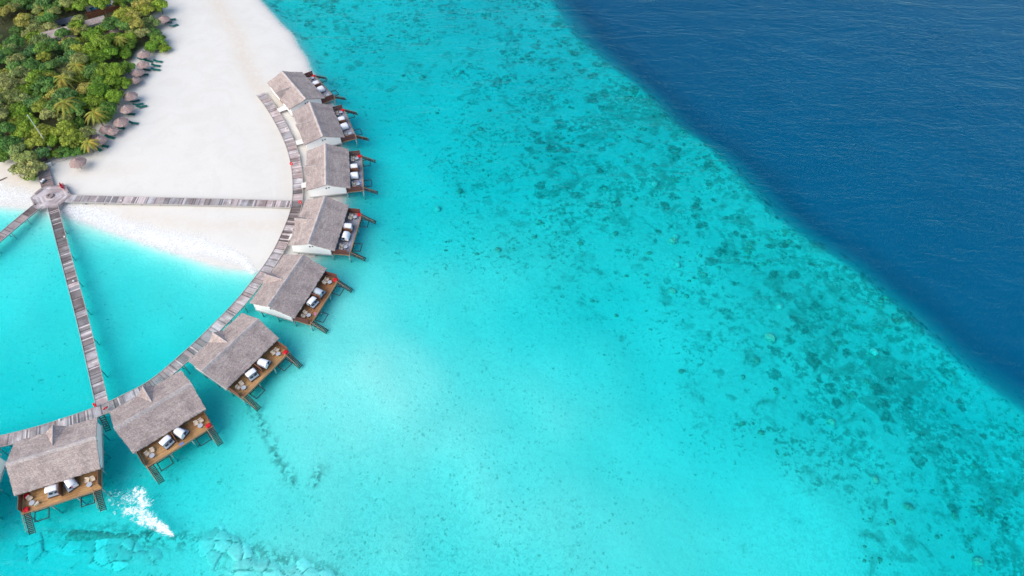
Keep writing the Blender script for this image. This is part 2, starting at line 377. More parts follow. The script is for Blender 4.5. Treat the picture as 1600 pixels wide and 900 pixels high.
    bed = mixc(t, math_(t, 'MULTIPLY', tr, .85, True), bed, (.08, .11, .10))
    bed = mixc(t, attr(t, 'deep'), bed, mixc(t, n_big, (.16, .27, .36), (.22, .34, .44)))      # outer slope: deep water's light loss and blue painted into the bed colour
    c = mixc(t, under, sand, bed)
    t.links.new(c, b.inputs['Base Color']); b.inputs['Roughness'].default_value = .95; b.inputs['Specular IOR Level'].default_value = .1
    rp = N(t, 'ShaderNodeTexWave'); rp.inputs['Scale'].default_value = .55; rp.inputs['Distortion'].default_value = 5; rp.inputs['Detail'].default_value = 3; rp.inputs['Detail Scale'].default_value = .8
    t.links.new(coord(t, 'Object', (1, 1, 1), (0, 0, R(35))), rp.inputs['Vector'])
    hh = math_(t, 'MULTIPLY', math_(t, 'ADD', n_f, math_(t, 'MULTIPLY', rp.outputs['Fac'], .13)), math_(t, 'ADD', .18, under))
    bump(t, b, hh, .5, .30)
    return m

STEP = 1.15
gx = axis(-262, 262, STEP); gy = axis(18, 285, STEP)
GX, GY = np.meshgrid(gx, gy); P = np.stack([GX.ravel(), GY.ravel()], 1)
Z, dc, ins, sg = height(P)
VEG = [(-300, -300), (262, -60), (258, -8), (262, 8), (254, 20), (243, 24), (236, 33), (252, 45), (262, 60), (258, 78), (238, 84), (222, 80), (214, 90), (208, 100), (203, 115), (196, 130), (190, 148),
       (186, 166), (176, 184), (160, 195), (146, 210), (137, 226), (118, 240), (98, 246), (80, 246), (62, 252), (60, 276), (38, 278), (24, 262), (18, 246), (4, 250), (-60, 262), (-500, 240)]
vegW = atn(VEG, 1.0)
vin = inside(P, vegW); vd, _ = segdist(P, vegW, True)
litter = np.clip(np.where(vin, vd/2.0, 0), 0, 1)
tint = np.clip(polyatt(P, [(325, -20), (350, 20), (372, 60), (384, 100), (400, 130), (425, 160)], 3.2, 1)+polyatt(P, [(110, 262), (160, 268), (220, 262)], 3, 1)*.4
               + polyatt(P, [(200, 335), (270, 345), (330, 352), (440, 350)], 2.5, 1)*.7+polyatt(P, [(0, 262), (30, 275)], 4, 1)*.9+polyatt(P, [(20, 285), (60, 300)], 3, .5)*.5+polyatt(P, [(420, 190), (445, 260), (448, 300)], 3, 1)*.35, 0, 1)
trail = np.clip(polyatt(P, [(393, 632), (402, 650), (410, 668), (424, 690), (432, 715), (445, 735), (458, 752)], .8, -1)+polyatt(P, [(490, 755), (500, 733)], .9, -1)
                + polyatt(P, [(40, 832), (100, 826), (160, 822), (230, 832)], 1.2, -1)*.6+polyatt(P, [(230, 838), (290, 842), (360, 850), (420, 872), (520, 900)], 1.8, -1)*.8, 0, 1)
speck = np.clip(idw(P, [(600, 600, .5), (650, 700, .9), (800, 650, .7), (750, 800, 1), (900, 700, .6), (600, 800, .9), (480, 700, .6), (500, 560, .25), (540, 480, .2), (700, 450, .5), (950, 850, .8), (1050, 650, .6), (1100, 800, .3), (1200, 700, .2), (250, 480, .25),
                        (60, 420, .3), (200, 560, .2), (800, 300, .3), (1300, 600, .2), (600, 200, .1), (850, 480, .5), (700, 870, 1), (1000, 740, .7), (250, 400, .1)], 5), 0, 1)
drift = np.clip(idw(P, [(600, 600, .25), (650, 700, .6), (560, 830, 1), (700, 870, 1), (620, 760, .7), (780, 800, .6), (850, 870, 1), (480, 780, .7), (450, 800, .6), (900, 700, .4), (1000, 620, .5), (1100, 700, .2), (500, 560, .2), (450, 650, .1),
                        (750, 350, 1), (850, 420, .8), (700, 300, .7), (650, 400, .5), (1000, 850, .3), (960, 560, .5), (600, 150, .5), (1200, 650, .6), (1300, 780, .7), (200, 500, .2), (540, 480, .1)], 5), 0, 1)
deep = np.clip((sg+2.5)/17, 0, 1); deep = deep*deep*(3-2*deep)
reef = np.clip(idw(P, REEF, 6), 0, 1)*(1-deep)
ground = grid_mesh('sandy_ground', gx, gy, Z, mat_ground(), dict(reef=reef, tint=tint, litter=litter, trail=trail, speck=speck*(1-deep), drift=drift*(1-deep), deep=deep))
tag(ground, 'white sand beach running down into the pale reef flat', kind='structure')

# ------------------------------------------------------------------ water: a clear absorbing body with a rippled surface
def mat_water():
    m, t, b = newmat('sea_water'); t.nodes.remove(b); out = t.nodes['Material Output']
    v = coord(t, 'Object', (1, 1, 1), (0, 0, R(-14)))
    vs = coord(t, 'Object', (.42, 1.15, 1), (0, 0, R(-12)))
    w1 = noise(t, vs, .13, 5, .66, .5); w2 = noise(t, vs, .9, 4, .65, .4); w3 = noise(t, v, 3.2, 3, .6)
    h = math_(t, 'ADD', math_(t, 'MULTIPLY', w1, 1.6), math_(t, 'ADD', math_(t, 'MULTIPLY', w2, .55), math_(t, 'MULTIPLY', w3, .10)))
    geo = N(t, 'ShaderNodeNewGeometry'); bp = N(t, 'ShaderNodeBump'); bp.inputs['Strength'].default_value = 1; bp.inputs['Distance'].default_value = .52
    t.links.new(h, bp.inputs['Height'])
    fr = N(t, 'ShaderNodeFresnel'); fr.inputs['IOR'].default_value = 1.21; t.links.new(bp.outputs[0], fr.inputs['Normal'])
    gl = N(t, 'ShaderNodeBsdfGlossy'); gl.inputs['Roughness'].default_value = .12; gl.inputs['Color'].default_value = (.50, .84, 1, 1); t.links.new(bp.outputs[0], gl.inputs['Normal'])
    tr = N(t, 'ShaderNodeBsdfTransparent'); mx = N(t, 'ShaderNodeMixShader')
    # from below the surface only lets light through
    t.links.new(math_(t, 'MULTIPLY', fr.outputs[0], math_(t, 'SUBTRACT', 1.0, geo.outputs['Backfacing'])), mx.inputs[0]); t.links.new(tr.outputs[0], mx.inputs[1]); t.links.new(gl.outputs[0], mx.inputs[2])
    t.links.new(mx.outputs[0], out.inputs['Surface'])
    ab = N(t, 'ShaderNodeVolumeAbsorption'); D = .56
    ab.inputs['Density'].default_value = D; ab.inputs['Color'].default_value = (0, 1-.030/D, 1-.0185/D, 1)
    t.links.new(ab.outputs[0], out.inputs['Volume']); return m
wb = MB().box((0, 0, -45), (9600, 9600, 90))
water = wb.build('sea_water', mat_water()); tag(water, 'clear turquoise lagoon water deepening to dark blue sea', kind='structure')


def terr(x, y):
    return float(height([(x, y)])[0][0])

# ------------------------------------------------------------------ submerged shelf of cracked beach rock
def rock_shelf(name, label, px, halfw, seed, top=0):
    r = np.random.default_rng(seed); c = atn(px, -.5); lo = c.min(0)-halfw-3; hi = c.max(0)+halfw+3
    xs = np.arange(lo[0], hi[0], .30); ys = np.arange(lo[1], hi[1], .30); X, Y = np.meshgrid(xs, ys); Pg = np.stack([X.ravel(), Y.ravel()], 1)
    Pw = Pg+np.stack([wob(Pg, 1.4, 2), wob(Pg, 1.4, 3)], 1)*.35
    d, sd = segdist(Pw, c, False)
    sp = 2.7; nx = int((hi[0]-lo[0])/sp)+2; ny = int((hi[1]-lo[1])/sp)+2
    seeds = np.array([(lo[0]+(i+r.uniform(.1, .9))*sp, lo[1]+(j+r.uniform(.1, .9))*sp) for i in range(nx) for j in range(ny)])
    D = np.sqrt(((Pw[:, None]-seeds[None])**2).sum(2)); o = np.sort(D, 1); idx = D.argmin(1); edge = o[:, 1]-o[:, 0]
    hs = r.uniform(-.05, .08, len(seeds)); keep = r.uniform(0, 1, len(seeds)) < .92; tone = r.uniform(.7, 1.05, len(seeds))
    hw = halfw*(.75+.35*np.sin(Pg[:, 0]*.35+seed)+.15*np.sin(Pg[:, 0]*1.1))
    w = 1/(1+np.exp(np.clip((d-hw)*1.3, -30, 30)))
    zt = height(Pg)[0]+.16+top+hs[idx]+.02*wob(Pg, 2.2, 4)-.25*np.exp(-(edge/.17)**2); zt = np.where(keep[idx], zt, zt-.5)
    zg = height(Pg)[0]-.35; zz = zg+(zt-zg)*w+.12*w
    crack = np.clip(.9*np.exp(-(edge/.15)**2)+(1-w)*w*.9+np.where(keep[idx], 0, .7), 0, 1)
    o_ = grid_mesh(name, xs, ys, zz, M_rock, dict(crack=crack, tone=tone[idx]))
    tag(o_, label, 'rock', 'submerged slabs of pale beach rock'); return o_
m_, t_, b_ = newmat('beach_rock'); v_ = coord(t_)
f_ = noise(t_, v_, 1.6, 5, .7)
c_ = mixc(t_, mrange(t_, f_, .3, .7), (.64, .65, .60), (.84, .84, .78))
c_ = mixc(t_, 1.0, c_, attr(t_, 'tone', 'Color'), 'MULTIPLY')
c_ = mixc(t_, mrange(t_, attr(t_, 'crack'), .15, .8), c_, (.22, .30, .27))
t_.links.new(c_, b_.inputs['Base Color']); b_.inputs['Roughness'].default_value = .95; bump(t_, b_, f_, .5, .1); M_rock = m_
m_, t_, b_ = newmat('dark_beach_rock'); v_ = coord(t_); f_ = noise(t_, v_, 1.3, 5, .7)
c_ = mixc(t_, mrange(t_, f_, .35, .65), (.26, .24, .20), (.48, .45, .39))
t_.links.new(c_, b_.inputs['Base Color']); b_.inputs['Roughness'].default_value = .9; bump(t_, b_, f_, .6, .12); M_darkrock = m_
_wob = wob
rock_shelf('beach_rock_shelf', 'long pale cracked rock slabs under the water below the splash', [(36, 845), (75, 846), (120, 850), (165, 856), (205, 860), (240, 868)], 3.3, 3)
rock_shelf('beach_rock_shelf', 'pale cracked rock slabs under the water running out of the bottom edge', [(318, 846), (350, 858), (385, 878), (430, 895), (480, 912), (530, 930)], 3.6, 8)
rock_shelf('beach_rock_shelf', 'brownish rock ledge just under the surface beside the white splash', [(98, 832), (130, 830), (165, 834), (205, 836)], .8, 5, .25).data.materials[0] = M_darkrock

# ------------------------------------------------------------------ coral
def coral_mesh(seed, r=1.0):
    bm = bmesh.new(); rr = random.Random(seed)
    bmesh.ops.create_icosphere(bm, subdivisions=3, radius=r)
    ph = [(rr.uniform(0, 6), rr.uniform(1.5, 4)) for _ in range(6)]
    for v in bm.verts:
        d = v.co.normalized(); k = 1
        for i, (p, f) in enumerate(ph): k += .08*math.sin(f*(d[i % 3])*2.2+p)*math.cos(f*d[(i+1) % 3]*1.7)
        k += rr.uniform(-.07, .07); v.co = d*r*k; v.co.z *= .62
    me = bpy.data.meshes.new('coral'); bm.to_mesh(me); bm.free(); return me
def coral_mat(name, a, b2):
    m, t, b = newmat(name); v = coord(t); f = noise(t, v, 2.2, 5, .7)
    t.links.new(mixc(t, mrange(t, f, .35, .65), a, b2), b.inputs['Base Color']); b.inputs['Roughness'].default_value = .95; bump(t, b, f, .6, .15); return m
M['coral_dark'] = coral_mat('dark_coral', (.17, .22, .18), (.38, .42, .34)); M['coral_tan'] = coral_mat('tan_coral', (.46, .34, .26), (.62, .50, .42))
M['coral_pale'] = coral_mat('pale_coral', (.40, .42, .38), (.62, .62, .56))
HEADS = [(1052, 374, 1.5, 't', 'large tan coral head at the middle of the reef flat'), (1057, 367, 1.2, 'p', 'pale coral head touching the large tan one in mid reef'), (1205, 525, 1.6, 't', 'rust coloured coral head among dark coral right of centre'),
 (1024, 284, 1.3, 'p', 'pale ringed coral head above the twin heads'), (1369, 546, 1.4, 'p', 'pale topped coral head near the lower end of the drop off'), (716, 105, 1.4, 'p', 'lone pale coral head in the upper shallows'), (1060, 411, 1.1, 'p', 'small pale coral head below the twin coral heads'),
 (1052, 452, 1.1, 't', 'small tan coral head in the middle of the reef'), (1220, 476, 1.2, 'p', 'pale coral head with dark weed around it above the rust coloured one'), (1302, 656, 1.2, 't', 'brownish coral head in the lower right reef'), (1533, 875, 1.4, 't', 'tan coral head close to the lower right corner'),
 (1370, 748, 1.0, 't', 'small tan coral head lower right of centre'), (906, 378, 1.2, 'd', 'dark coral head at the inner edge of the reef'), (962, 362, 1.3, 'd', 'dark coral head right of the inner reef edge'), (778, 390, 1.4, 'd', 'dark ring shaped coral head on pale sand in mid lagoon'), (764, 165, 1.2, 'd', 'dark coral head in the upper lagoon'),
 (684, 324, 1.2, 'p', 'pale coral head right of the curved row of villas'), (1015, 393, 1.1, 'd', 'dark coral head left of the twin coral heads'), (718, 294, 1.5, 'd', 'dark spread coral clump right of the sixth villa'), (750, 195, 1.5, 'd', 'dark coral clump in the upper middle shallows'), (629, 110, 1.1, 'd', 'dark coral clump right of the topmost villa'), (660, 112, 1.3, 'd', 'second dark coral clump right of the topmost villa'),
 (1065, 578, 1.1, 'd', 'dark lone coral head at the sandy edge of the reef'), (1184, 560, 1.3, 'd', 'dark coral head left below the rust coloured one'), (1422, 790, 1.6, 'd', 'large dark coral head in the lower right'), (1497, 803, 1.3, 'd', 'dark coral head right of the large one in the lower right')]
cm = [coral_mesh(i) for i in range(5)]
kk = {'t': 'coral_tan', 'p': 'coral_pale', 'd': 'coral_dark'}
for i, (px, py, r, k, lab) in enumerate(HEADS):
    p = at(px, py, -2.0); me = cm[i % 5].copy(); me.materials.clear(); me.materials.append(M[kk[k]])
    o = bpy.data.objects.new('coral_head', me); C.objects.link(o); z = terr(p.x, p.y)
    o.location = (p.x, p.y, z+.25*r); o.scale = (r*.75, r*.62, r*.8) if k != 'd' else (r*.62, r*.48, r*.3); o.rotation_euler = (0, 0, i*1.3); tag(o, lab, 'coral', 'coral heads on the reef flat')
# scattered coral and rubble on the seabed
def coral_field():
    vs = []; fs = []; base = 0
    bm = bmesh.new(); bmesh.ops.create_icosphere(bm, subdivisions=1, radius=1); bv = np.array([v.co[:] for v in bm.verts]); bf = [tuple(v.index for v in f.verts) for f in bm.faces]; bm.free()
    n = 60000; Q = np.stack([rng.uniform(-90, 235, n), rng.uniform(35, 240, n)], 1)
    hz, dcc, inn, sgg = height(Q); rf = np.clip(idw(Q, REEF, 6), 0, 1); cl = wob(Q*1.0, .30, 1)+.7*wob(Q, .8, 2)
    keep = (~inn) & (sgg < -1) & (dcc > 14) & ((rf > .3) & (rng.uniform(0, 1, n) < rf**2.4*np.clip(1.6*cl-.2, 0.015, 1.6)))
    Q = Q[keep]; hz = hz[keep]; m = len(Q); rad = .14+.55*rng.uniform(0, 1, m)**3
    V = np.zeros((m, len(bv), 3)); jit = rng.uniform(.7, 1.3, (m, len(bv), 1))
    V[:] = bv[None]*jit; V *= rad[:, None, None]; V[:, :, 2] *= .45; V[:, :, 0] *= rng.uniform(.8, 1.5, (m, 1)); V[:, :, 0] += Q[:, None, 0]; V[:, :, 1] += Q[:, None, 1]; V[:, :, 2] += (hz+rad*.2)[:, None]
    F = (np.array(bf)[None]+np.arange(m)[:, None, None]*len(bv)).reshape(-1, 3)
    me = bpy.data.meshes.new('coral_field'); me.from_pydata(V.reshape(-1, 3).tolist(), [], F.tolist()); me.materials.append(M['coral_dark'])
    o = bpy.data.objects.new('coral_rubble', me); C.objects.link(o); tag(o, 'dark coral and rubble scattered over the pale reef flat', 'coral', kind='stuff'); return m
NCORAL = coral_field()

# ------------------------------------------------------------------ foam
def mat_foam(name, lo, hi, sc, det=6, dist=.8):
    m, t, b = newmat(name); v = coord(t); f = noise(t, v, sc, det, .72, dist); f2 = noise(t, v, sc*.3, 3, .6, .5)
    a = attr(t, 'amt'); k = math_(t, 'ADD', math_(t, 'MULTIPLY', f, .7), math_(t, 'MULTIPLY', f2, .3))
    s_ = math_(t, 'ADD', k, math_(t, 'MULTIPLY', math_(t, 'SUBTRACT', a, .5), .62))
    al = mrange(t, s_, lo, hi)
    b.inputs['Base Color'].default_value = (.90, .93, .95, 1); b.inputs['Roughness'].default_value = .9
    t.links.new(al, b.inputs['Alpha']); bump(t, b, f, .6, .12); return m
M['foam_wash'] = mat_foam('foam_wash', .52, .86, 1.5, 8, 1.2); M['foam_splash'] = mat_foam('foam_splash', .50, .68, 1.1, 9, 1.6)
def foam_sheet(name, label, px, w, mat, amt, res=.55, z0=.05, taper=None, shape=None):
    c = atn(px, 0); lo = c.min(0)-max(w)*1.6; hi = c.max(0)+max(w)*1.6
    xs = np.arange(lo[0], hi[0], res); ys = np.arange(lo[1], hi[1], res); X, Y = np.meshgrid(xs, ys); Pg = np.stack([X.ravel(), Y.ravel()], 1)
    A = np.zeros(len(Pg))
    for i in range(len(c)-1):
        n = 6
        for k in range(n):
            t = k/n; q = c[i]*(1-t)+c[i+1]*t; ww = w[i]*(1-t)+w[i+1]*t; am = amt[i]*(1-t)+amt[i+1]*t
            A = np.maximum(A, am*np.exp(-(((Pg-q)**2).sum(1))/(ww*ww)))
    hz = np.maximum(height(Pg)[0], 0)+z0
    keep = A > .06; nx = len(xs)
    ii = np.where(keep.reshape(len(ys), nx)[:-1, :-1].ravel())[0]; r_, c__ = ii//(nx-1), ii % (nx-1); q = np.stack([r_*nx+c__, r_*nx+c__+1, (r_+1)*nx+c__+1, (r_+1)*nx+c__], 1)
    us, inv = np.unique(q, return_inverse=True); co = np.stack([Pg[us, 0], Pg[us, 1], hz[us]], 1)
    me = bpy.data.meshes.new(name); me.from_pydata(co.tolist(), [], inv.reshape(-1, 4).tolist()); a = me.attributes.new('amt', 'FLOAT', 'POINT'); a.data.foreach_set('value', A[us].astype(np.float32))
    me.materials.append(mat); o = bpy.data.objects.new(name, me); C.objects.link(o); tag(o, label, 'foam', kind='stuff'); return o
foam_sheet('wave_foam', 'thin white wave foam washing up the inner beach', [(-20, 300), (20, 306), (60, 318), (105, 326), (140, 336), (180, 352), (215, 362), (255, 376), (300, 385), (345, 395), (380, 408), (398, 428)],
           [7, 6.5, 5.5, 5.8, 6.0, 5.2, 5.0, 5.6, 6, 4.2, 2.6, 1.5], M['foam_wash'], [.8, .8, .76, .86, .86, .82, .86, .9, .9, .88, .92, .95])
foam_sheet('wave_foam', 'bright burst of white foam beside the lower left villa', [(172, 775), (186, 780), (200, 778), (212, 775), (222, 788), (214, 800), (206, 796), (222, 806), (236, 815), (248, 822), (262, 832), (271, 838)],
           [3.0, 3.5, 3.4, 3.6, 3.3, 3.0, 3.6, 3.0, 2.3, 1.7, 1.1, .6], M['foam_splash'], [.5, .6, .58, .64, .66, .66, .62, .7, .74, .74, .76, .8], .3, .06)
foam_sheet('wave_foam', 'faint foam patches between the villas', [(150, 792), (160, 798), (175, 790), (182, 806), (150, 802)], [1.3, 1.4, 1.2, 1.2, 1.0], M['foam_splash'], [.42, .45, .45, .42, .4], .3, .05)
foam_sheet('wave_foam', 'pale wash line along the outer beach edge', [(404, -5), (425, 22), (447, 46), (466, 72), (484, 104), (506, 138), (521, 160)], [1.2, 1.3, 1.3, 1.2, 1.3, 1.2, 1], M['foam_wash'], [.42, .5, .46, .46, .42, .5, .5])
foam_sheet('wave_foam', 'faint swirl of foam below the third villa', [(320, 628), (345, 632), (368, 628)], [2.2, 2.6, 2], M['foam_wash'], [.36, .42, .36])

# ------------------------------------------------------------------ walkways
Z_J = 1.45
def resample(c, step):
    seg = np.hypot(*np.diff(c, axis=0).T); L = np.concatenate([[0], np.cumsum(seg)]); n = int(L[-1]/step); s = np.linspace(0, L[-1], n+1)
    return np.stack([np.interp(s, L, c[:, 0]), np.interp(s, L, c[:, 1])], 1), L[-1]
def smoothp(c, k=3):
    for _ in range(k):
        q = [c[0]]
        for a, b in zip(c[:-1], c[1:]): q += [a*.75+b*.25, a*.25+b*.75]
        c = np.array(q+[c[-1]])
    return c
def walkway(name, label, cat, px, width, mat, z=Z_J, pitch=.30, dark=(), piles=True, seed=1, group=None, rail=True, pile_gap=4.6):
    r = random.Random(seed); c = smoothp(atn(px, z)) if len(px) > 2 else atn(px, z); p, L = resample(c, pitch); root = empty(name, label, cat, (p[0][0], p[0][1], 0), 0, group)
    off = Vector((-p[0][0], -p[0][1], 0)); deck = MB(); tone = 1; left = 0; rc = (1, 1, 1)
    for i in range(len(p)-1):
        a = Vector((*p[i], z))+off; b = Vector((*p[i+1], z))+off; d = (b-a).normalized(); n = Vector((-d.y, d.x, 0)); g = pitch*.06
        f = i/len(p)
        if left <= 0:
            left = r.randint(2, 9); base = r.choice([1.15, 1.0, 1.05, .9, .82, 1.2]); rc = r.choice([(1, 1, 1), (1.06, .98, .97), (.96, 1, 1.04)])
            for (u0, u1, pr, dv) in dark:
                if u0 <= f <= u1 and r.random() < pr: base *= dv
        left -= 1; k = base*r.uniform(.82, 1.12); col = tuple(k*q for q in rc)
        ww = width/2+r.uniform(-.03, .03); a2 = a+d*g; b2 = b-d*g; dz = Vector((0, 0, .06+r.uniform(0, .012)))
        if r.random() < .05: col = (1.35, 1.32, 1.32)
        elif left == 0: col = tuple(q*.55 for q in col)
        vs = [a2-n*ww, b2-n*ww, b2+n*ww, a2+n*ww]; deck.add([v-dz for v in vs]+[v+Vector((0, 0, dz.z-.06)) for v in vs], [(3, 2, 1, 0), (4, 5, 6, 7), (0, 1, 5, 4), (1, 2, 6, 5), (2, 3, 7, 6), (3, 0, 4, 7)], col)
    deck.build('plank_deck', mat, root)
    for sgn in (-1, 1):
        bm_ = MB(); q, _ = resample(c, 1.5)
        for i in range(len(q)-1):
            a = Vector((*q[i], z-.17))+off; b = Vector((*q[i+1], z-.17))+off; d = (b-a); n = Vector((-d.y, d.x, 0)).normalized()
            bm_.box((a+b)/2+n*sgn*(width/2-.12), (d.length+.02, .12, .2), math.atan2(d.y, d.x))
        bm_.build('side_beam', M['piling'], root)
        if rail:
            kb = MB()
            for i in range(len(q)-1):
                a = Vector((*q[i], z+.075))+off; b = Vector((*q[i+1], z+.075))+off; d = (b-a); n = Vector((-d.y, d.x, 0)).normalized()
                kb.box((a+b)/2+n*sgn*(width/2-.03), (d.length+.02, .10, .09), math.atan2(d.y, d.x))
            kb.build('edge_kerb', M['jetty_kerb'], root)
    if piles:
        q, _ = resample(c, pile_gap)
        for i in range(1, len(q)-1):
            d = q[i+1]-q[i]; d = d/np.hypot(*d); n = np.array([-d[1], d[0]])
            for sgn in (-1, 1):
                w = q[i]+n*sgn*(width/2-.3); g = terr(*w)-.5
                MB().tube([(w[0]+off.x, w[1]+off.y, g), (w[0]+off.x, w[1]+off.y, z-.06)], .13, 8).build('piling', M['piling'], root)
    return root, c
M['jetty_kerb'] = simple('kerb_wood', (.45, .42, .40), .8, .2, 3)
BW = [(407, 146), (424, 168), (440, 195), (453, 222), (461, 248), (465, 275), (465.5, 300), (464, 322), (457, 345), (447, 368), (436, 392), (419, 419), (400, 443), (382, 466), (362, 488), (338, 512), (312, 538), (284, 563), (255, 589), (228, 608), (200, 622), (180, 632), (161, 640), (130, 652), (100, 662), (70, 672), (35, 681.5), (0, 690), (-40, 697), (-80, 700)]
bw, bwc = walkway('curved_boardwalk', 'long curved plank boardwalk linking all the thatched villas', 'boardwalk', BW, 2.75, M['jetty'], dark=((.30, .44, .8, .5), (.62, .80, .5, .62), (.8, 1, .25, .5)), seed=4)
walkway('jetty', 'long weathered jetty from the hexagonal platform down to the villa boardwalk', 'jetty', [(82, 321), (107, 418), (129, 497), (159.5, 631)], 2.55, M['jetty'], dark=((0, .22, .8, .40), (.22, .95, .7, .55)), seed=9, pile_gap=9, group='jetties from the hexagonal platform')
walkway('jetty', 'straight weathered walkway crossing the beach from platform to boardwalk', 'jetty', [(104, 310), (220, 313.2), (340, 316), (455.5, 319.2)], 2.55, M['jetty'], dark=((.1, 1, .3, .68),), seed=12, group='jetties from the hexagonal platform')
walkway('jetty', 'short jetty leaving the platform towards the left edge', 'jetty', [(61, 320), (30, 345), (0, 371), (-40, 404)], 2.6, M['brown_jetty'], dark=((0, 1, .45, .6),), seed=15, group='jetties from the hexagonal platform')
walkway('jetty', 'dark brown walkway from the trees to the hexagonal platform', 'jetty', [(57, 222), (64, 252), (75, 294)], 3.0, M['brown_jetty'], seed=18, piles=True, rail=False, group='jetties from the hexagonal platform')

# hexagonal platform
pc = at(79.5, 307, Z_J+.05); plat = empty('hexagonal_platform', 'hexagonal weathered timber platform where the jetties meet', 'platform', (pc.x, pc.y, 0))
def hexpts(rx, ry, rot=0, n=6): return [(rx*math.cos(2*math.pi*k/n+rot), ry*math.sin(2*math.pi*k/n+rot)) for k in range(n)]
mb = MB()
for i, (rr_, tone_) in enumerate([(5.3, .78), (4.75, 1.1), (4.2, 1.25), (3.6, 1.02), (3.0, 1.22), (2.4, 1.05), (1.8, 1.2)]):
    P0 = hexpts(rr_, rr_*.92, .12); P1 = hexpts(rr_-.52, (rr_-.52)*.92, .12); z1 = Z_J+.04
    for k in range(6):
        a, b, c2, d2 = P0[k], P0[(k+1) % 6], P1[(k+1) % 6], P1[k]; kcol = tone_*random.uniform(.85, 1.1)
        mb.add([(*a, z1-.08), (*b, z1-.08), (*c2, z1-.08), (*d2, z1-.08), (*a, z1), (*b, z1), (*c2, z1), (*d2, z1)], [(3, 2, 1, 0), (4, 5, 6, 7), (0, 1, 5, 4), (1, 2, 6, 5), (2, 3, 7, 6), (3, 0, 4, 7)], (kcol, kcol*.985, kcol))
mb.build('plank_deck', M['jetty'], plat)
MB().slab(hexpts(1.26, 1.16, .12), Z_J-.06, Z_J+.03, (1.1, 1.1, 1.12)).build('centre_planks', M['jetty'], plat)
ringb = MB()
ringb.lathe([(0, .18), (.55, .18), (.58, .42), (1.05, .42), (1.05, 0)], (-.2, .1, Z_J+.03), 6); ringb.build('ring_bench', M['brown_jetty'], plat)
for k in range(6):
    if k in (1, 4): pass
    a, b = hexpts(4.9, 4.5, .12)[k], hexpts(4.9, 4.5, .12)[(k+1) % 6]
    if k in (0, 2, 3):
        A, B = Vector((*a, Z_J+.45)), Vector((*b, Z_J+.45)); mid = (A+B)/2; d = B-A
        bn = MB().box((mid.x, mid.y, Z_J+.42), (d.length*.5, .42, .07), math.atan2(d.y, d.x), (1.1, 1.05, 1))
        for q in (-.2, .2): bn.box((mid.x+d.x*q, mid.y+d.y*q, Z_J+.22), (.1, .36, .36), math.atan2(d.y, d.x), (1, 1, 1))
        bn.build('bench', M['brown_jetty'], plat)
for (x, y) in hexpts(4.9, 4.5, .12)+hexpts(2.6, 2.4, .4):
    MB().tube([(x, y, terr(pc.x+x, pc.y+y)-.5), (x, y, Z_J-.05)], .15, 8).build('piling', M['piling'], plat)
# tan landing with red water-sports gear on its upper right side
lc = at(99, 296, Z_J); ld = empty('timber_landing', 'narrow tan timber landing on the upper right side of the platform', 'landing', (lc.x, lc.y, 0), R(-50))
lm = MB()
for k in range(16): lm.box((-2.5+k*.33, 0, Z_J-.05), (.30, 1.5, .08), 0, tuple([random.uniform(.9, 1.25)]*3))
lm.build('plank_deck', simple('tan_planks', (.52, .40, .32), .8, .15, 2, vc=True), ld)
for x in (-2.2, 0, 2.2): MB().tube([(x, .6, terr(lc.x, lc.y)-.6), (x, .6, Z_J-.1)], .1).build('piling', M['piling'], ld)
def canoe(px, py, z, rz, label):
    p = at(px, py, z); m = MB(); n = 14; vs = []; L_ = 3.0
    prof = [(-.30, .30), (-.26, .05), (0, -.04), (.26, .05), (.30, .30), (.22, .30), (.19, .10), (0, .05), (-.19, .10), (-.22, .30)]
    for i in range(n):
        u = -1+2*i/(n-1); w = max(.04, (1-abs(u)**2.4)); lift = .16*abs(u)**3
        vs += [(u*L_/2, a*w, b+lift) for a, b in prof]
    k = len(prof); fs = [(i*k+j, i*k+(j+1) % k, (i+1)*k+(j+1) % k, (i+1)*k+j) for i in range(n-1) for j in range(k)]
    m.add(vs, fs+[tuple(range(k)), tuple((n-1)*k+j for j in range(k))]); r_ = empty('canoe', label, 'canoe', (p.x, p.y, z), rz)
    m.build('hull', M['red'], r_); MB().box((-.5, 0, .24), (.25, .4, .04)).build('seat', M['trouser'], r_); MB().box((.6, 0, .24), (.25, .4, .04)).build('seat', M['trouser'], r_)
    return r_
canoe(96.5, 291.5, Z_J+.12, R(-50), 'red canoe lying on the landing at the upper right of the hexagonal platform')


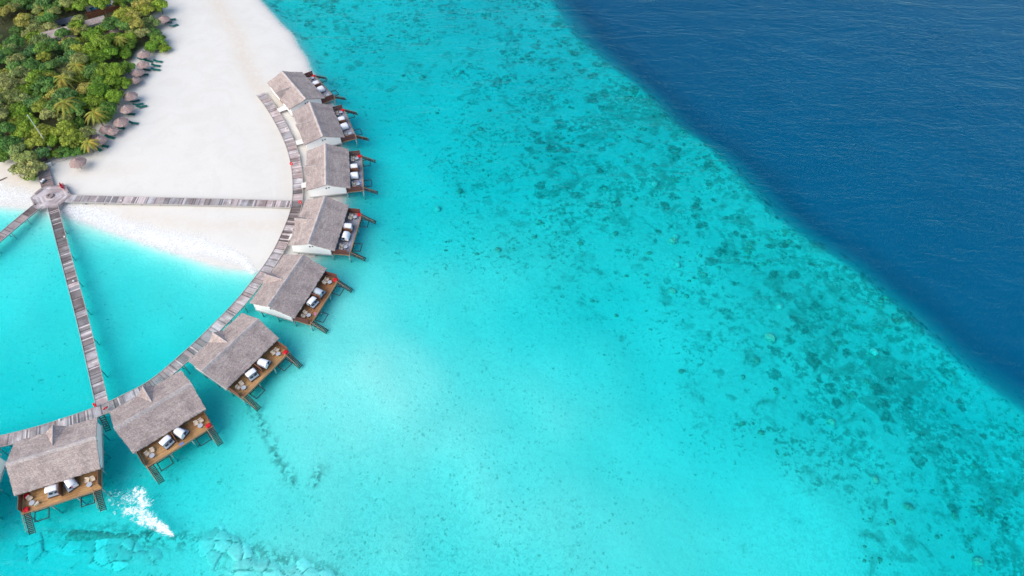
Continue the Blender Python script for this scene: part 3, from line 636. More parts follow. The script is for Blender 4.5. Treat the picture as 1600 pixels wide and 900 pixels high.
# ------------------------------------------------------------------ thatched water villas
VL, W1, W2, HB, HF, HR, OV, DD, ZD = 15.5, 5.594, 5.838, 4.499, 3.687, 6.166, .381, 3.304, 1.7
VILLAS = [(-89.59, 55.05, 22.10), (-72.95, 65.29, 41.22), (-61.08, 80.44, 57.60), (-52.91, 98.55, 72.30), (-49.33, 117.99, 85.99), (-50.86, 138.34, 100.75), (-56.98, 156.83, 114.02), (-66.60, 172.21, 126.99)]
def roofz(y): return HR-(HR-HB)*y/W1 if y >= 0 else HR+(HR-HF)*y/W2
def gable_roof(parent):
    r = random.Random(5); nx = 46; ys = [W1*(1-k/9) for k in range(9)]+[0]+[-W2*(k/9) for k in range(1, 10)]; T = .30; vs = []; fs = []
    for i in range(nx+1):
        u = i/nx
        for y in ys:
            e = VL/2+OV*(1-abs(y)/(W1 if y > 0 else W2)); x = -e+2*e*u
            edge = abs(y) > 5.5 or i in (0, nx)
            sag = -.07*math.sin(math.pi*min(1, abs(y)/5.7))
            vs.append((x+(r.uniform(-.06, .06) if i in (0, nx) else 0), y+(r.uniform(-.09, .09) if abs(y) > 5.5 else 0), roofz(y)+sag+r.uniform(-.022, .022)))
    m = len(ys); tot = len(vs)
    vs += [(x, y, z-T) for x, y, z in vs]
    for i in range(nx):
        for j in range(m-1):
            a = i*m+j; fs.append((a, a+m, a+m+1, a+1)); fs.append((tot+a, tot+a+1, tot+a+m+1, tot+a+m))
    for i in range(nx):
        for j in (0, m-1): a = i*m+j; fs.append((a, a+m, tot+a+m, tot+a))
    for j in range(m-1):
        for i in (0, nx): a = i*m+j; fs.append((a, a+1, tot+a+1, tot+a))
    return MB().add(vs, fs).build('roof', M['thatch'], parent)
def make_villa():
    v = empty('water_villa', 'x', 'villa')
    roof = gable_roof(v)
    e = VL/2+OV+.02; r = random.Random(2); vs = []; fs = []; nx = 40
    for i in range(nx+1):
        x = -e+2*e*i/nx
        for y, dz in ((.52, -.02), (.30, .09), (0, .15), (-.30, .09), (-.52, -.02)): vs.append((x, y+r.uniform(-.05, .05), roofz(y)+dz+r.uniform(-.015, .015)))
    for i in range(nx):
        for j in range(4): a = i*5+j; fs.append((a, a+5, a+6, a+1))
    fs += [(0, 1, 2, 3, 4), tuple(nx*5+k for k in (4, 3, 2, 1, 0))]
    MB().add(vs, fs).build('ridge_cap', M['ridge'], roof)
    # entrance dormer
    dw, dz, ze, y1 = 2.35, 5.72, 4.22, W1+.42; y0 = W1*(HR-dz)/(HR-HB)-.35; vs = []; fs = []; n = 12
    for s in (-1, 1):
        b = len(vs)
        for i in range(n+1):
            t = i/n
            for k in range(5):
                q = k/4; ya = y0+(5.05-y0)*q; y = ya+(y1-.45*q-ya)*t; vs.append((s*dw*q, y+r.uniform(-.03, .03), dz+(ze-dz)*q+.10*math.sin(math.pi*q)*-.6+r.uniform(-.015, .015)))
        for i in range(n):
            for k in range(4): a = b+i*5+k; fs.append((a, a+1, a+6, a+5))
        # thickness at the outer edge
        for k in range(4):
            a = b+n*5+k; vs2 = [vs[a], vs[a+1]]; c0 = len(vs); vs += [(p[0], p[1]-.02, p[2]-.28) for p in vs2]; fs.append((a, a+1, c0+1, c0))
    dm = MB().add(vs, fs).build('dormer', M['thatch'], v)
    MB().add([(-1.9, y1-.75, 4.3), (1.9, y1-.75, 4.3), (0, y1-.62, 5.55), (-1.9, y1-.85, 4.3), (1.9, y1-.85, 4.3), (0, y1-.75, 5.55)], [(0, 1, 2), (5, 4, 3), (0, 3, 4, 1), (1, 4, 5, 2), (2, 5, 3, 0)]).build('dormer_gable', M['tan'], dm)
    MB().tube([(0, y0+.1, dz+.04), (0, y1, dz+.05)], .13, 6).build('dormer_ridge', M['ridge'], dm)
    # walls: two pentagon gables, back wall, glazed front
    yb, yf, xw = 4.95, -4.55, VL/2-.34
    for s in (-1, 1):
        pts = [(yb, ZD-.05), (yf, ZD-.05), (yf, roofz(yf)-.26), (0, HR-.32), (yb, roofz(yb)-.26)]
        vs = [(s*xw, y, z) for y, z in pts]+[(s*(xw-.16), y, z) for y, z in pts]
        g = MB().add(vs, [(0, 1, 2, 3, 4), (9, 8, 7, 6, 5)]+[(i, (i+1) % 5, 5+(i+1) % 5, 5+i) for i in range(5)]).build('gable_wall', M['white_wall'], v)
        MB().box((s*(xw+.06), .35, 4.15), (.12, .34, .45), 0, None, .02).build('vent', M['slate'], g); MB().box((s*(xw+.06), -.35, 4.3), (.12, .34, .34), 0, None, .02).build('vent', M['slate'], g)
        MB().box((s*(xw-.02), .2, ZD-.22), (.24, 9.9, .30)).build('floor_beam', M['plinth'], v)
        # privacy screen at the deck end
        sc = MB(); n = 12
        for k in range(n): sc.box((s*(xw-.30+random.uniform(-.01, .01)), yf-.02-(k+.5)*(4.2/n), ZD+.80), (.07, 4.2/n-.03, 1.55))
        sc.box((s*(xw-.30), yf-2.1, ZD+1.62), (.11, 4.3, .07)); sc.build('side_screen', M['dark_screen'], v)
        MB().box((s*(xw-.32), yf-2.35, ZD-.17), (.16, 4.6, .26)).build('deck_beam', M['rail_wood'], v)
    wb_ = MB().box((-4.4, yb, 2.9), (6.1, .16, 2.4)).box((4.4, yb, 2.9), (6.1, .16, 2.4)).box((0, yb, 3.95), (2.7, .16, .3)); wb_.build('back_wall', M['white_wall'], v)
    MB().box((0, yb+.01, 2.75), (2.6, .08, 2.1)).build('entrance_door', M['brown_screen'], v)
    fw = MB()
    for x in (-7.1, -3.6, 0, 3.6, 7.1): fw.box((x, yf, 2.7), (.5, .16, 2.0))
    fw.box((0, yf, 3.72), (14.6, .16, .3)); front = fw.build('front_wall', M['white_wall'], v)
    for x in (-5.35, -1.8, 1.8, 5.35):
        gd = MB().box((x, yf+.03, 2.64), (2.98, .06, 1.86)).build('sliding_door', M['glass'], v)
        MB().box((x, yf-.04, 3.55), (3.0, .06, .07)).box((x, yf-.04, 2.62), (.07, .06, 1.8)).build('door_frame', M['brown_screen'], gd)
    MB().box((0, (yb+yf)/2, ZD-.18), (VL-.9, yb-yf-.1, .18)).build('floor', M['plinth'], v)
    # deck
    dk = MB(); y = yf-.1; r = random.Random(8); dend = -(W2+DD)
    while y > dend+.2:
        x = -6.95
        while x < 6.9:
            l = min(r.uniform(3, 5), 6.95-x); k = r.uniform(.82, 1.15); dk.box((x+l/2, y-.1, ZD-.04), (l-.015, .185, .07), 0, (k, k*r.uniform(.96, 1.02), k*r.uniform(.94, 1.04))); x += l
        y -= .2
    dk.build('deck', M['deck'], v)
    fb = MB().box((0, dend+.05, ZD-.03), (14.1, .24, .12), 0, (1, 1, 1)).box((0, dend+.0, ZD-.25), (14.0, .12, .3), 0, (.8, .8, .8)); fb.build('front_beam', M['rail_wood'], v)
    ds = MB(); 
    for k in range(9): ds.box((random.uniform(-.01, .01), -5.0-.17-k*.335, ZD+.85), (.07, .31, 1.66))
    ds.box((0, -6.5, ZD+1.72), (.13, 3.15, .07)).box((0, -8.05, ZD+.86), (.13, .13, 1.75)); ds.build('divider_screen', M['brown_screen'], v)
    for s in (-1, 1):
        st = MB(); n = 12
        for k in range(n): st.box((s*6.35, dend-.15-k*.29, ZD-.18-k*.187), (.8, .25, .06))
        st.build('stair_treads', M['step_wood'], v)
        sg_ = MB()
        for q in (-.53, .53): sg_.tube([(s*6.35+q, dend, ZD-.15), (s*6.35+q, dend-3.5, ZD-2.38)], .085, 6)
        so_ = sg_.build('stair_stringers', M['step_wood'], v)
        hr = MB(); q = s*6.35-.53
        hr.tube([(q, dend, ZD+.85), (q, dend-3.1, ZD-1.15)], .07, 6)
        for t in (0, .5, 1): hr.tube([(q, dend-3.1*t, ZD+.85-2*t), (q, dend-3.1*t, ZD-.2-2.0*t)], .05, 6)
        hr.build('handrail', M['rail_wood'], v)
        x0, x1 = (-5.2, -2.7) if s < 0 else (3.1, 5.5)
        nf = MB(); z = 1.0; P4 = [(x0, dend-.05, z), (x0, dend-2.1, z), (x1, dend-2.1, z), (x1, dend-.05, z)]
        for a, b in zip(P4, P4[1:]+P4[:1]): nf.tube([a, b], .10, 6)
        for p in (P4[0], P4[3]): nf.tube([p, (p[0], p[1]+.02, ZD-.2)], .05, 6)
        for p in (P4[1], P4[2]): nf.tube([p, (p[0], dend+.0, ZD+.0)], .022, 5)
        nf.build('swing_frame', M['black_metal'], v)
    cp = None
    for x in (-6.9, -2.3, 2.3, 6.9):
        for y in (4.3, 0, -4.6, -8.9):
            if cp is None: cp = MB().tube([(0, 0, -5.2), (0, 0, 1.5)], .17, 8).build('piling', M['piling'], v); q = cp
            else: q = cp.copy(); C.objects.link(q); q.parent = v
            q.location = (x, y, 0)
    MB().box((-2.6, yb+1.2, ZD-.08), (1.9, 2.6, .12)).box((-2.6, yb+1.0, ZD+.02), (1.5, .5, .06)).build('entrance_step', M['white_post'], v)
    return v
proto = make_villa()
ORD = ['lowest left', 'second lowest', 'third from the lower left', 'fourth from the lower left', 'fourth from the top', 'third from the top', 'second from the top', 'topmost']
VWHERE = ['over the water next to the white splash', 'over the water beside the end of the long jetty', 'over the water with two white hooded daybeds', 'over the water at the tip of the beach',
          'where the straight beach walkway ends', 'at the beach edge between two others', 'at the outer beach edge', 'at the top end of the boardwalk on the sand']
VM = []
for i, (x, y, a) in enumerate(VILLAS):
    v = proto if i == 0 else copy_tree(proto)
    v.location = (x, y, 0); v.rotation_euler = (0, 0, R(a)); v['label'] = f'{ORD[i]} shingle-roofed villa, {VWHERE[i]}'; v['group'] = 'shingle roofed villas along the curved boardwalk'
    VM.append((v, Matrix.Translation((x, y, 0)) @ Matrix.Rotation(R(a), 4, 'Z')))
def setmat(o, m):
    for s in o.material_slots: s.link = 'OBJECT'; s.material = m
for i, (v, m) in enumerate(VM):
    for ch in v.children:
        if ch.name.startswith('deck') and not ch.name.startswith('deck_beam'): setmat(ch, [M['deck'], M['deck'], M['deck'], M['deck_red'], M['deck_grey'], M['deck_grey'], M['deck_grey'], M['deck_grey']][i])
        if ch.name.startswith('swing_frame') is False and i < 3 and ch.name.startswith('side_screen'): setmat(ch, M['brown_screen'])
v0 = copy_tree(proto); v0.location = (-107.4, 48.4, 0); v0.rotation_euler = (0, 0, R(7)); v0['label'] = 'villa cut off by the left edge, only a sliver of white wall showing'

# ------------------------------------------------------------------ deck furniture
def place(i, name_obj, x, y, z, rz):
    name_obj.matrix_world = VM[i][1] @ Matrix.Translation((x, y, z)) @ Matrix.Rotation(rz, 4, 'Z'); return name_obj
def make_daybed():
    d = empty('daybed', 'x', 'daybed')
    MB().box((0, 0, .20), (2.25, 2.1, .34), bev=.05).build('base', M['wicker'], d)
    MB().box((0, 0, .46), (2.15, 2.0, .20), bev=.07).build('mattress', M['grey_mattress'], d)
    prof = [(1.06, .34), (1.10, .8), (1.0, 1.25), (.75, 1.52), (.3, 1.66), (-.15, 1.66), (-.45, 1.52)]; vs = []; nx = 8
    for i in range(nx+1):
        x = -1.12+2.24*i/nx; arch = .10*(1-(x/1.12)**2)
        for y, z in prof: vs.append((x, y, z+arch))
    k = len(prof); n = len(vs); vs += [(x*.97, y-.05, z-.05) for x, y, z in vs]; fs = []
    for i in range(nx):
        for j in range(k-1): a = i*k+j; fs += [(a, a+k, a+k+1, a+1), (n+a, n+a+1, n+a+k+1, n+a+k)]
        for j in (0, k-1): a = i*k+j; fs.append((a, a+k, n+a+k, n+a))
    for j in range(k-1):
        for i in (0, nx): a = i*k+j; fs.append((a, a+1, n+a+1, n+a))
    can = MB().add(vs, fs).build('canopy', M['white_fabric'], d, True)
    for s in (-1, 1):
        MB().tube([(s*1.08, -.42, 1.5), (s*1.1, .2, .3)], .035, 6).build('canopy_arm', M['black_metal'], d)
        MB().add([(s*1.115, 1.04, .36), (s*1.115, .98, 1.22), (s*1.115, .3, 1.62), (s*1.115, .15, .6)], [(0, 1, 2, 3)]).build('side_curtain', M['white_fabric'], d)
        MB().box((s*.5, -.42, .63), (.62, .38, .16), s*.2, bev=.05).build('cushion', M['navy'], d)
    return d
def make_chair():
    c = empty('armchair', 'x', 'armchair')
    MB().box((0, 0, .42), (.78, .78, .16), bev=.05).build('seat', M['cream'], c)
    MB().box((0, .38, .72), (.78, .14, .55), bev=.04, tilt=Matrix.Rotation(R(-12), 4, 'X')).build('backrest', M['cream'], c)
    for s in (-1, 1):
        MB().box((s*.43, 0, .58), (.08, .8, .06), bev=.02).build('armrest', M['tan'], c)
        for t in (-1, 1): MB().tube([(s*.40, t*.34, 0), (s*.41, t*.33, .56)], .03, 6).build('leg', M['tan'], c)
    return c
def make_table():
    t = empty('side_table', 'x', 'table')
    MB().lathe([(0, .0), (.30, 0), (.30, .04), (0, .04)], (0, 0, 0), 16).build('foot', M['black_metal'], t)
    MB().tube([(0, 0, .03), (0, 0, .60)], .05, 8).build('stem', M['black_metal'], t)
    MB().lathe([(0, .60), (.50, .60), (.53, .63), (.53, .66), (.50, .68), (0, .68)], (0, 0, 0), 24).build('table_top', M['table_top'], t)
    return t
def make_cushion():
    c = empty('floor_cushion', 'x', 'cushion'); MB().box((0, 0, .22), (1.0, .95, .44), bev=.12).build('cushion_body', M['red'], c); MB().box((0, .0, .45), (.5, .06, .05), bev=.01).build('strap', M['red'], c); return c
used = {}
def inst(mk):
    if mk not in used: used[mk] = mk(); return used[mk]
    return copy_tree(used[mk])
VS = ['lowest left', 'second lowest', 'third lowest', 'fourth lowest', 'fourth topmost', 'third topmost', 'second topmost', 'topmost']
BEDS = {0: [(-1.35, -6.7, 0), (1.75, -6.5, -65)], 1: [(-1.6, -7.0, 15), (1.5, -6.8, 25+90)], 2: [(-1.9, -7.0, -10), (1.7, -7.0, 105)], 3: [(-1.7, -7.0, -12), (1.5, -7.0, 80)], 4: [(-1.9, -6.9, 180), (1.5, -6.9, 90)],
        5: [(-1.8, -6.9, 90), (1.5, -6.9, 90)], 6: [(-1.7, -6.9, 100), (1.5, -6.9, 90)], 7: [(-1.7, -6.9, 95), (1.5, -6.9, 90)]}
for i in range(8):
    EN = ('left', 'right') if i < 3 else ('lower', 'upper')
    for k, (x, y, rz) in enumerate(BEDS[i]):
        d = place(i, inst(make_daybed), x, y, ZD, R(rz)); d['label'] = f'white hooded daybed {EN[k]} of the divider on the {VS[i]} villa deck'; d['group'] = 'hooded daybeds on the villa decks'
    for k, s in enumerate((-1, 1)):
        side = EN[k]
        t = place(i, inst(make_table), s*5.15, -7.75, ZD, 0); t['label'] = f'round side table at the {side} end of the {VS[i]} villa deck'; t['group'] = 'round tables on the villa decks'
        if i == 0 and s < 0: spots = [(-5.6, -6.6, 40), (-4.4, -8.1, 200)]
        else: spots = [(s*5.75, -6.75, 10), (s*4.7, -6.65, -12)]
        for q, (x, y, rz) in enumerate(spots):
            c = place(i, inst(make_chair), x, y, ZD, R(rz)); c['label'] = f'{"outer" if q == 0 else "inner"} beige armchair by the {side} table on the {VS[i]} villa deck'; c['group'] = 'beige armchairs on the villa decks'
    sx = -6.35 if i == 0 else 6.4
    c = place(i, inst(make_cushion), sx, -8.55, ZD, .1*i); c['label'] = f'red floor cushion at the outer corner of the {VS[i]} villa deck'; c['group'] = 'red cushions on the villa decks'
c = place(0, inst(make_cushion), -6.35, -5.7, ZD, .3); c['label'] = 'red floor cushion near the eave on the lowest left villa deck'; c['group'] = 'red cushions on the villa decks'

# ------------------------------------------------------------------ boardwalk furniture
def life_ring(px, py, label, r=.42):
    p = at(px, py, Z_J); o = empty('life_ring_stand', label, 'life ring', (p.x, p.y, Z_J-.1 if terr(p.x, p.y) < 1.2 else terr(p.x, p.y)), random.uniform(0, 3), 'red life rings beside the walkways')
    MB().tube([(0, 0, 0), (0, 0, 1.15)], .05, 8).build('post', M['white_post'], o)
    n = 18; k = 8; vs = []; fs = []
    for i in range(n):
        a = 2*math.pi*i/n
        for j in range(k):
            b = 2*math.pi*j/k; q = r+.13*math.cos(b); vs.append((q*math.cos(a), .10+.13*math.sin(b)+.35*q*math.sin(a)*-.9, .95+q*math.sin(a)*.8))
    for i in range(n):
        for j in range(k): fs.append((i*k+j, ((i+1) % n)*k+j, ((i+1) % n)*k+(j+1) % k, i*k+(j+1) % k))
    MB().add(vs, fs).build('ring', M['red'], o, True); return o
life_ring(456.5, 259, 'red life ring on the sandy side of the boardwalk near the third topmost villa')
life_ring(470.5, 319, 'red life ring where the straight beach walkway meets the boardwalk')
life_ring(151, 635, 'red life ring left of where the long jetty joins the boardwalk')
life_ring(168, 641, 'red life ring right of where the long jetty joins the boardwalk')
life_ring(93.5, 246, 'red life ring at the foot of the bushes beside the flagpole', .55)
def bollard(px, py, label):
    p = at(px, py, Z_J); o = empty('path_light', label, 'light', (p.x, p.y, Z_J), random.uniform(0, 1), 'small white path lights along the walkways')
    MB().box((0, 0, .16), (.24, .24, .34), bev=.03).build('housing', M['white_post'], o); MB().box((0, 0, .37), (.40, .40, .05), bev=.015).build('cap', M['white_post'], o)
for px, py, lab in [(101.5, 371, 'small white light on the long jetty a third of the way down'), (190, 314.5, 'small white light on the straight beach walkway nearer the platform'), (360, 318, 'small white light on the straight beach walkway nearer the villas'),
                    (115.5, 440, 'small white light on the long jetty halfway down'), (94, 657, 'small white light on the boardwalk behind the lowest left villa'), (447, 202, 'small white light on the boardwalk behind the second villa from the top'),
                    (468, 244, 'small white light on the boardwalk behind the third villa from the top'), (457, 359, 'small white light on the boardwalk behind the fourth villa from the top'), (117, 325, 'small white light at the start of the beach walkway by the platform')]: bollard(px, py, lab)
# ladder down from the junction
p = at(158, 648, Z_J); ld2 = empty('water_ladder', 'dark ladder stairs going down to the water from the boardwalk junction', 'ladder', (p.x, p.y, Z_J), R(28))
for s in (-.5, .5): MB().tube([(s, 0, .0), (s, -2.9, -2.6)], .06, 6).build('stringer', M['step_wood'], ld2)
for k in range(8): MB().box((0, -.2-k*.36, -.12-k*.325), (1.0, .24, .05)).build('tread', M['step_wood'], ld2)
# luggage trolley
p = at(68, 284, Z_J+.1); lt = empty('luggage_trolley', 'small trolley with white bags on the brown walkway by the trees', 'trolley', (p.x, p.y, Z_J), R(70))
MB().box((0, 0, .32), (1.5, .85, .08), bev=.02).build('platform', M['slate'], lt); MB().tube([(-.75, -.4, .3), (-.85, -.4, 1.0), (-.85, .4, 1.0), (-.75, .4, .3)], .03, 6).build('handle', M['black_metal'], lt)
for x in (-.55, .55):
    for y in (-.4, .4): MB().tube([(x, y-.04, .15), (x, y+.04, .15)], .15, 12).build('wheel', M['black_metal'], lt)
for (x, y, sx_, lab) in ((-.3, 0, .6, 'larger white bag on the small trolley'), (.38, .08, .5, 'smaller white bag on the small trolley')):
    b = empty('bag', lab, 'bag', lt.matrix_world @ Vector((0, 0, 0)), 0)
    b.location = Vector((p.x, p.y, Z_J+.36))+Matrix.Rotation(R(70), 3, 'Z') @ Vector((x, y, 0)); b.rotation_euler = (0, 0, R(70+x*30))
    MB().box((0, 0, .2), (sx_, .62, .40), bev=.09).build('bag_body', M['white_fabric'], b); MB().tube([(-.12, 0, .4), (-.1, 0, .5), (.1, 0, .5), (.12, 0, .4)], .02, 6).build('handle', M['slate'], b)
# sign cabinet, rope, flagpole
g = terr(*at(76.5, 257, 1)[:2]); p = at(76.5, 257, g+.6); sb = empty('white_cabinet', 'small pale cabinet beside the brown walkway at the trees', 'cabinet', (p.x, p.y, g), R(20))
MB().box((0, 0, .5), (1.2, .5, .95), bev=.03).build('body', M['white_post'], sb); MB().box((0, 0, 1.0), (1.35, .65, .06), bev=.01).build('lid', M['pole'], sb); MB().box((0, -.26, .5), (.5, .02, .8)).build('door', M['pole'], sb)
p = at(79, 233, 1.0); fpo = empty('flagpole', 'tall thin white flagpole rising over the trees near the platform', 'flagpole', (p.x, p.y, .8))
def projz(q):
    d = np.array(q)-np.array([0, 0, CAM_H]); c = np.array([RX@d, RU@d, RB@d]); return 800+F_PX*c[0]/-c[2], 450-F_PX*c[1]/-c[2]
hh_ = 5.0
while projz((p.x, p.y, hh_))[1] > 181 and hh_ < 40: hh_ += .1
MB().tube([(0, 0, 0), (0, 0, hh_-.8)], .13, 8, r2=.07).build('pole', M['pole'], fpo); MB().lathe([(0, .0), (.14, .06), (.16, .15), (.08, .26), (0, .28)], (0, 0, hh_-.82), 10).build('finial', M['pole'], fpo); MB().lathe([(0, 0), (.4, 0), (.4, .2), (0, .2)], (0, 0, 0), 12).build('base', M['pale_stone'], fpo)
pts = [at(78+3*k, 263-1.1*k+.6*math.sin(k), 0) for k in range(11)]
tag(MB().tube([(q.x, q.y, terr(q.x, q.y)+.05) for q in pts], .07, 6).build('rope', M['plinth']), 'thin grey rope on the sand from cabinet to thatched parasol', 'rope')
p = at(3, 283, .3)
pts = [at(-2+3.0*k, 285.5-1.0*k+.4*math.sin(k*.9), 0) for k in range(6)]
tag(MB().tube([(q.x, q.y, terr(q.x, q.y)+.12) for q in pts], .20, 7, r2=.10).build('driftwood', M['trunk']), 'dark driftwood branch on the sand at the left edge', 'driftwood')

# ------------------------------------------------------------------ beach parasols and loungers
def make_parasol(k):
    r = random.Random(k); o = empty('thatched_parasol', 'x', 'parasol'); n = 30; vs = []; fs = []; rings = [(.08, 3.25), (.6, 2.98), (1.1, 2.72), (1.6, 2.47), (2.05, 2.22), (2.22, 2.05)]
    for j, (a, z) in enumerate(rings):
        for i in range(n): q = a*(1+r.uniform(-.05, .05)*(j/5)); t = 2*math.pi*i/n; vs.append((q*math.cos(t), q*math.sin(t), z+r.uniform(-.05, .05)*(j > 0)))
    m = len(vs); vs += [(x*.97, y*.97, z-.14) for x, y, z in vs]
    for j in range(5):
        for i in range(n): a, b = j*n+i, j*n+(i+1) % n; fs += [(a, b, b+n, a+n), (m+a, m+a+n, m+b+n, m+b)]
    for i in range(n): a, b = 5*n+i, 5*n+(i+1) % n; fs.append((a, b, m+b, m+a))
    fs.append(tuple(range(n))); MB().add(vs, fs).build('thatch', M['parasol'], o)
    MB().lathe([(.32, 0), (.28, .2), (.1, .42), (0, .46)], (0, 0, 3.12), 10).build('cap', M['parasol'], o)
    MB().tube([(0, 0, -.3), (0, 0, 3.1)], .09, 8).build('post', M['trunk'], o)
    rb = MB()
    for i in range(8): t = 2*math.pi*i/8; rb.tube([(0, 0, 2.95), (2.0*math.cos(t), 2.0*math.sin(t), 2.08)], .03, 5)
    rb.build('ribs', M['trunk'], o); return o
par = [make_parasol(k) for k in range(3)]; pu = set()
PAR = [(255, 28, 1, 'thatched parasol at the top of the beach beside the trees'), (223.5, 83, 1, 'thatched parasol below the round bush'), (222.5, 99.5, .95, 'second thatched parasol below the round bush'), (215, 112, .95, 'third thatched parasol below the round bush'), (210.5, 124.5, .8, 'small faded thatched parasol fourth below the round bush'),
       (202.5, 148.5, 1.05, 'thatched parasol above the three slanted green loungers'), (197, 168.5, 1.0, 'thatched parasol left of the three slanted green loungers'), (187.5, 188.5, 1.05, 'thatched parasol left of the lounger standing farthest out'), (175, 203, .85, 'thatched parasol fourth from the lower end of the row'),
       (164, 200, .9, 'thatched parasol third from the lower end of the row tucked in the trees'), (155, 217, .95, 'thatched parasol above the two lowest loungers'), (146, 212, .7, 'smallest thatched parasol deepest under the trees'), (119, 250.5, 1.1, 'lone brown thatched parasol beside the rope near the walkway'), (178, 43, 1.15, 'pale thatched parasol in a clearing of the thicket')]
for i, (px, py, s, lab) in enumerate(PAR):
    k = i % 3; o = par[k] if k not in pu else copy_tree(par[k]); pu.add(k)
    q = at(px, py, 1+2.6*s); z = terr(q.x, q.y); o.location = (q.x, q.y, z-.05); o.rotation_euler = (0, 0, i*1.1); o.scale = (s*.92, s*.92, s); o['label'] = lab; o['group'] = 'thatched parasols along the beach edge'
def make_lounger():
    o = empty('beach_lounger', 'x', 'lounger')
    MB().box((.35, 0, .34), (1.45, .68, .09), bev=.03).build('seat', M['green_lounger'], o)
    MB().box((-.68, 0, .56), (.85, .68, .09), bev=.03, tilt=Matrix.Rotation(R(34), 4, 'Y')).build('backrest', M['green_lounger'], o)
    MB().box((.95, 0, .33), (.3, .7, .12), bev=.03).build('foot_end', M['green_lounger'], o)
    for x in (-.3, .9):
        for y in (-.3, .3): MB().tube([(x, y, 0), (x, y, .32)], .03, 6).build('leg', M['black_metal'], o)
    return o
LG = [(267.5, 30, 12), (262, 34.5, 5), (271.5, 40, 42), (246.5, 95.5, -8), (243.5, 102, -8), (243, 108.5, -6), (228, 108.5, -10), (224.5, 116.5, 12), (231.5, 95, -10), (222, 92, 0), (210.5, 158, 25), (215.5, 163, 22), (221.5, 166.5, 25), (203.5, 178, -3), (208.5, 192, -8), (188, 199.5, -14), (171.5, 214, -14), (162.5, 228, -12), (152.5, 232.5, -30)]
LL = ['upper of two green loungers beside the topmost parasol', 'lower of two green loungers beside the topmost parasol', 'green lounger standing alone below the topmost parasol', 'farthest right green lounger of the stack below the round bush', 'green lounger in the middle of the three stacked below the round bush', 'lowest green lounger of the three stacked below the round bush',
      'green lounger between the second and third parasols', 'short green lounger half under the third parasol', 'small green lounger right of the first parasol below the bush', 'green lounger half hidden under the first parasol below the bush', 'upper of the three slanted green loungers', 'middle of the three slanted green loungers', 'lower of the three slanted green loungers',
      'green lounger just below the three slanted ones', 'green lounger standing farthest out on the sand', 'green lounger fourth from the lower end of the row', 'green lounger third from the lower end of the row', 'second lowest green lounger of the row', 'lowest green lounger of the row']
pl_ = make_lounger()
for i, (px, py, a) in enumerate(LG):
    o = pl_ if i == 0 else copy_tree(pl_); g = terr(*at(px, py, 1.4)[:2]); q = at(px, py, g+.4); o.location = (q.x, q.y, g-.02); o.rotation_euler = (0, 0, R(a)); o.scale = (1.3, 1.3, 1.1); o['label'] = LL[i]; o['group'] = 'green loungers on the beach'
# orange umbrella in the thicket
q = at(166, 48, 3.2); ou = empty('orange_parasol', 'small orange parasol glimpsed in the thicket clearing', 'parasol', (q.x, q.y, 1))
MB().lathe([(0, 2.6), (.5, 2.45), (1.0, 2.15), (.98, 2.1), (0, 2.5)], (0, 0, 0), 8).build('canopy', M['orange'], ou); MB().tube([(0, 0, 0), (0, 0, 2.55)], .04, 6).build('post', M['pole'], ou)

# ------------------------------------------------------------------ buildings in the thicket
def hidden_house(p0, p1, w, z, h, label, mat):
    a = at(*p0, z+h); b = at(*p1, z+h); d = b-a; L_ = d.length; c = (a+b)/2
    o = empty('island_house', label, 'house', (c.x, c.y, z), math.atan2(d.y, d.x), 'houses under the trees')
    vs = [(-L_/2, -w, h-1.1), (L_/2, -w, h-1.1), (L_/2, w, h-1.1), (-L_/2, w, h-1.1), (-L_/2, 0, h), (L_/2, 0, h)]; vs2 = [(x, y, zz-.25) for x, y, zz in vs]
    MB().add(vs+vs2, [(0, 1, 5, 4), (4, 5, 2, 3), (6, 10, 11, 7), (10, 9, 8, 11), (0, 6, 7, 1), (2, 8, 9, 3), (0, 4, 10, 6), (4, 3, 9, 10), (1, 7, 11, 5), (5, 11, 8, 2)]).build('roof', mat, o)
    MB().box((0, 0, (h-1.3)/2), (L_-.8, 2*w-1.2, h-1.3)).build('wall', M['white_wall'], o)
    for x in (-L_/4, 0, L_/4): MB().box((x, -w+.58, 1.4), (1.2, .06, 1.4)).build('window', M['glass'], o)
    return o
hidden_house((62, 52), (112, 40), 2.6, 1, 4.6, 'grey shingle roofed house half hidden under the trees left', M['thatch'])
hidden_house((118, 36), (162, 24), 1.6, 1, 4.2, 'narrow grey roof among the trees just below the pool', M['thatch'])
hidden_house((70, 36), (118, 24), 1.2, 1, 3.2, 'dark slate lean-to roof above the grey roofed house', M['slate'])
q0 = at(141, 15.5, 1.6); q1 = at(173, 6, 1.6); d = q1-q0; c = (q0+q1)/2
po = empty('swimming_pool', 'narrow blue swimming pool with pale surround among the trees', 'pool', (c.x, c.y, 1.0), math.atan2(d.y, d.x))
MB().box((0, .8, .3), (d.length+2.4, 7.5, .5)).build('surround', M['pale_stone'], po); MB().box((0, 0, .565), (d.length, 2.9, .05)).build('pool_water', M['pool_tile'], po)
MB().box((0, -3.6, .8), (d.length+4, 1.6, 1.6)).build('brown_wall', M['brown_screen'], po)

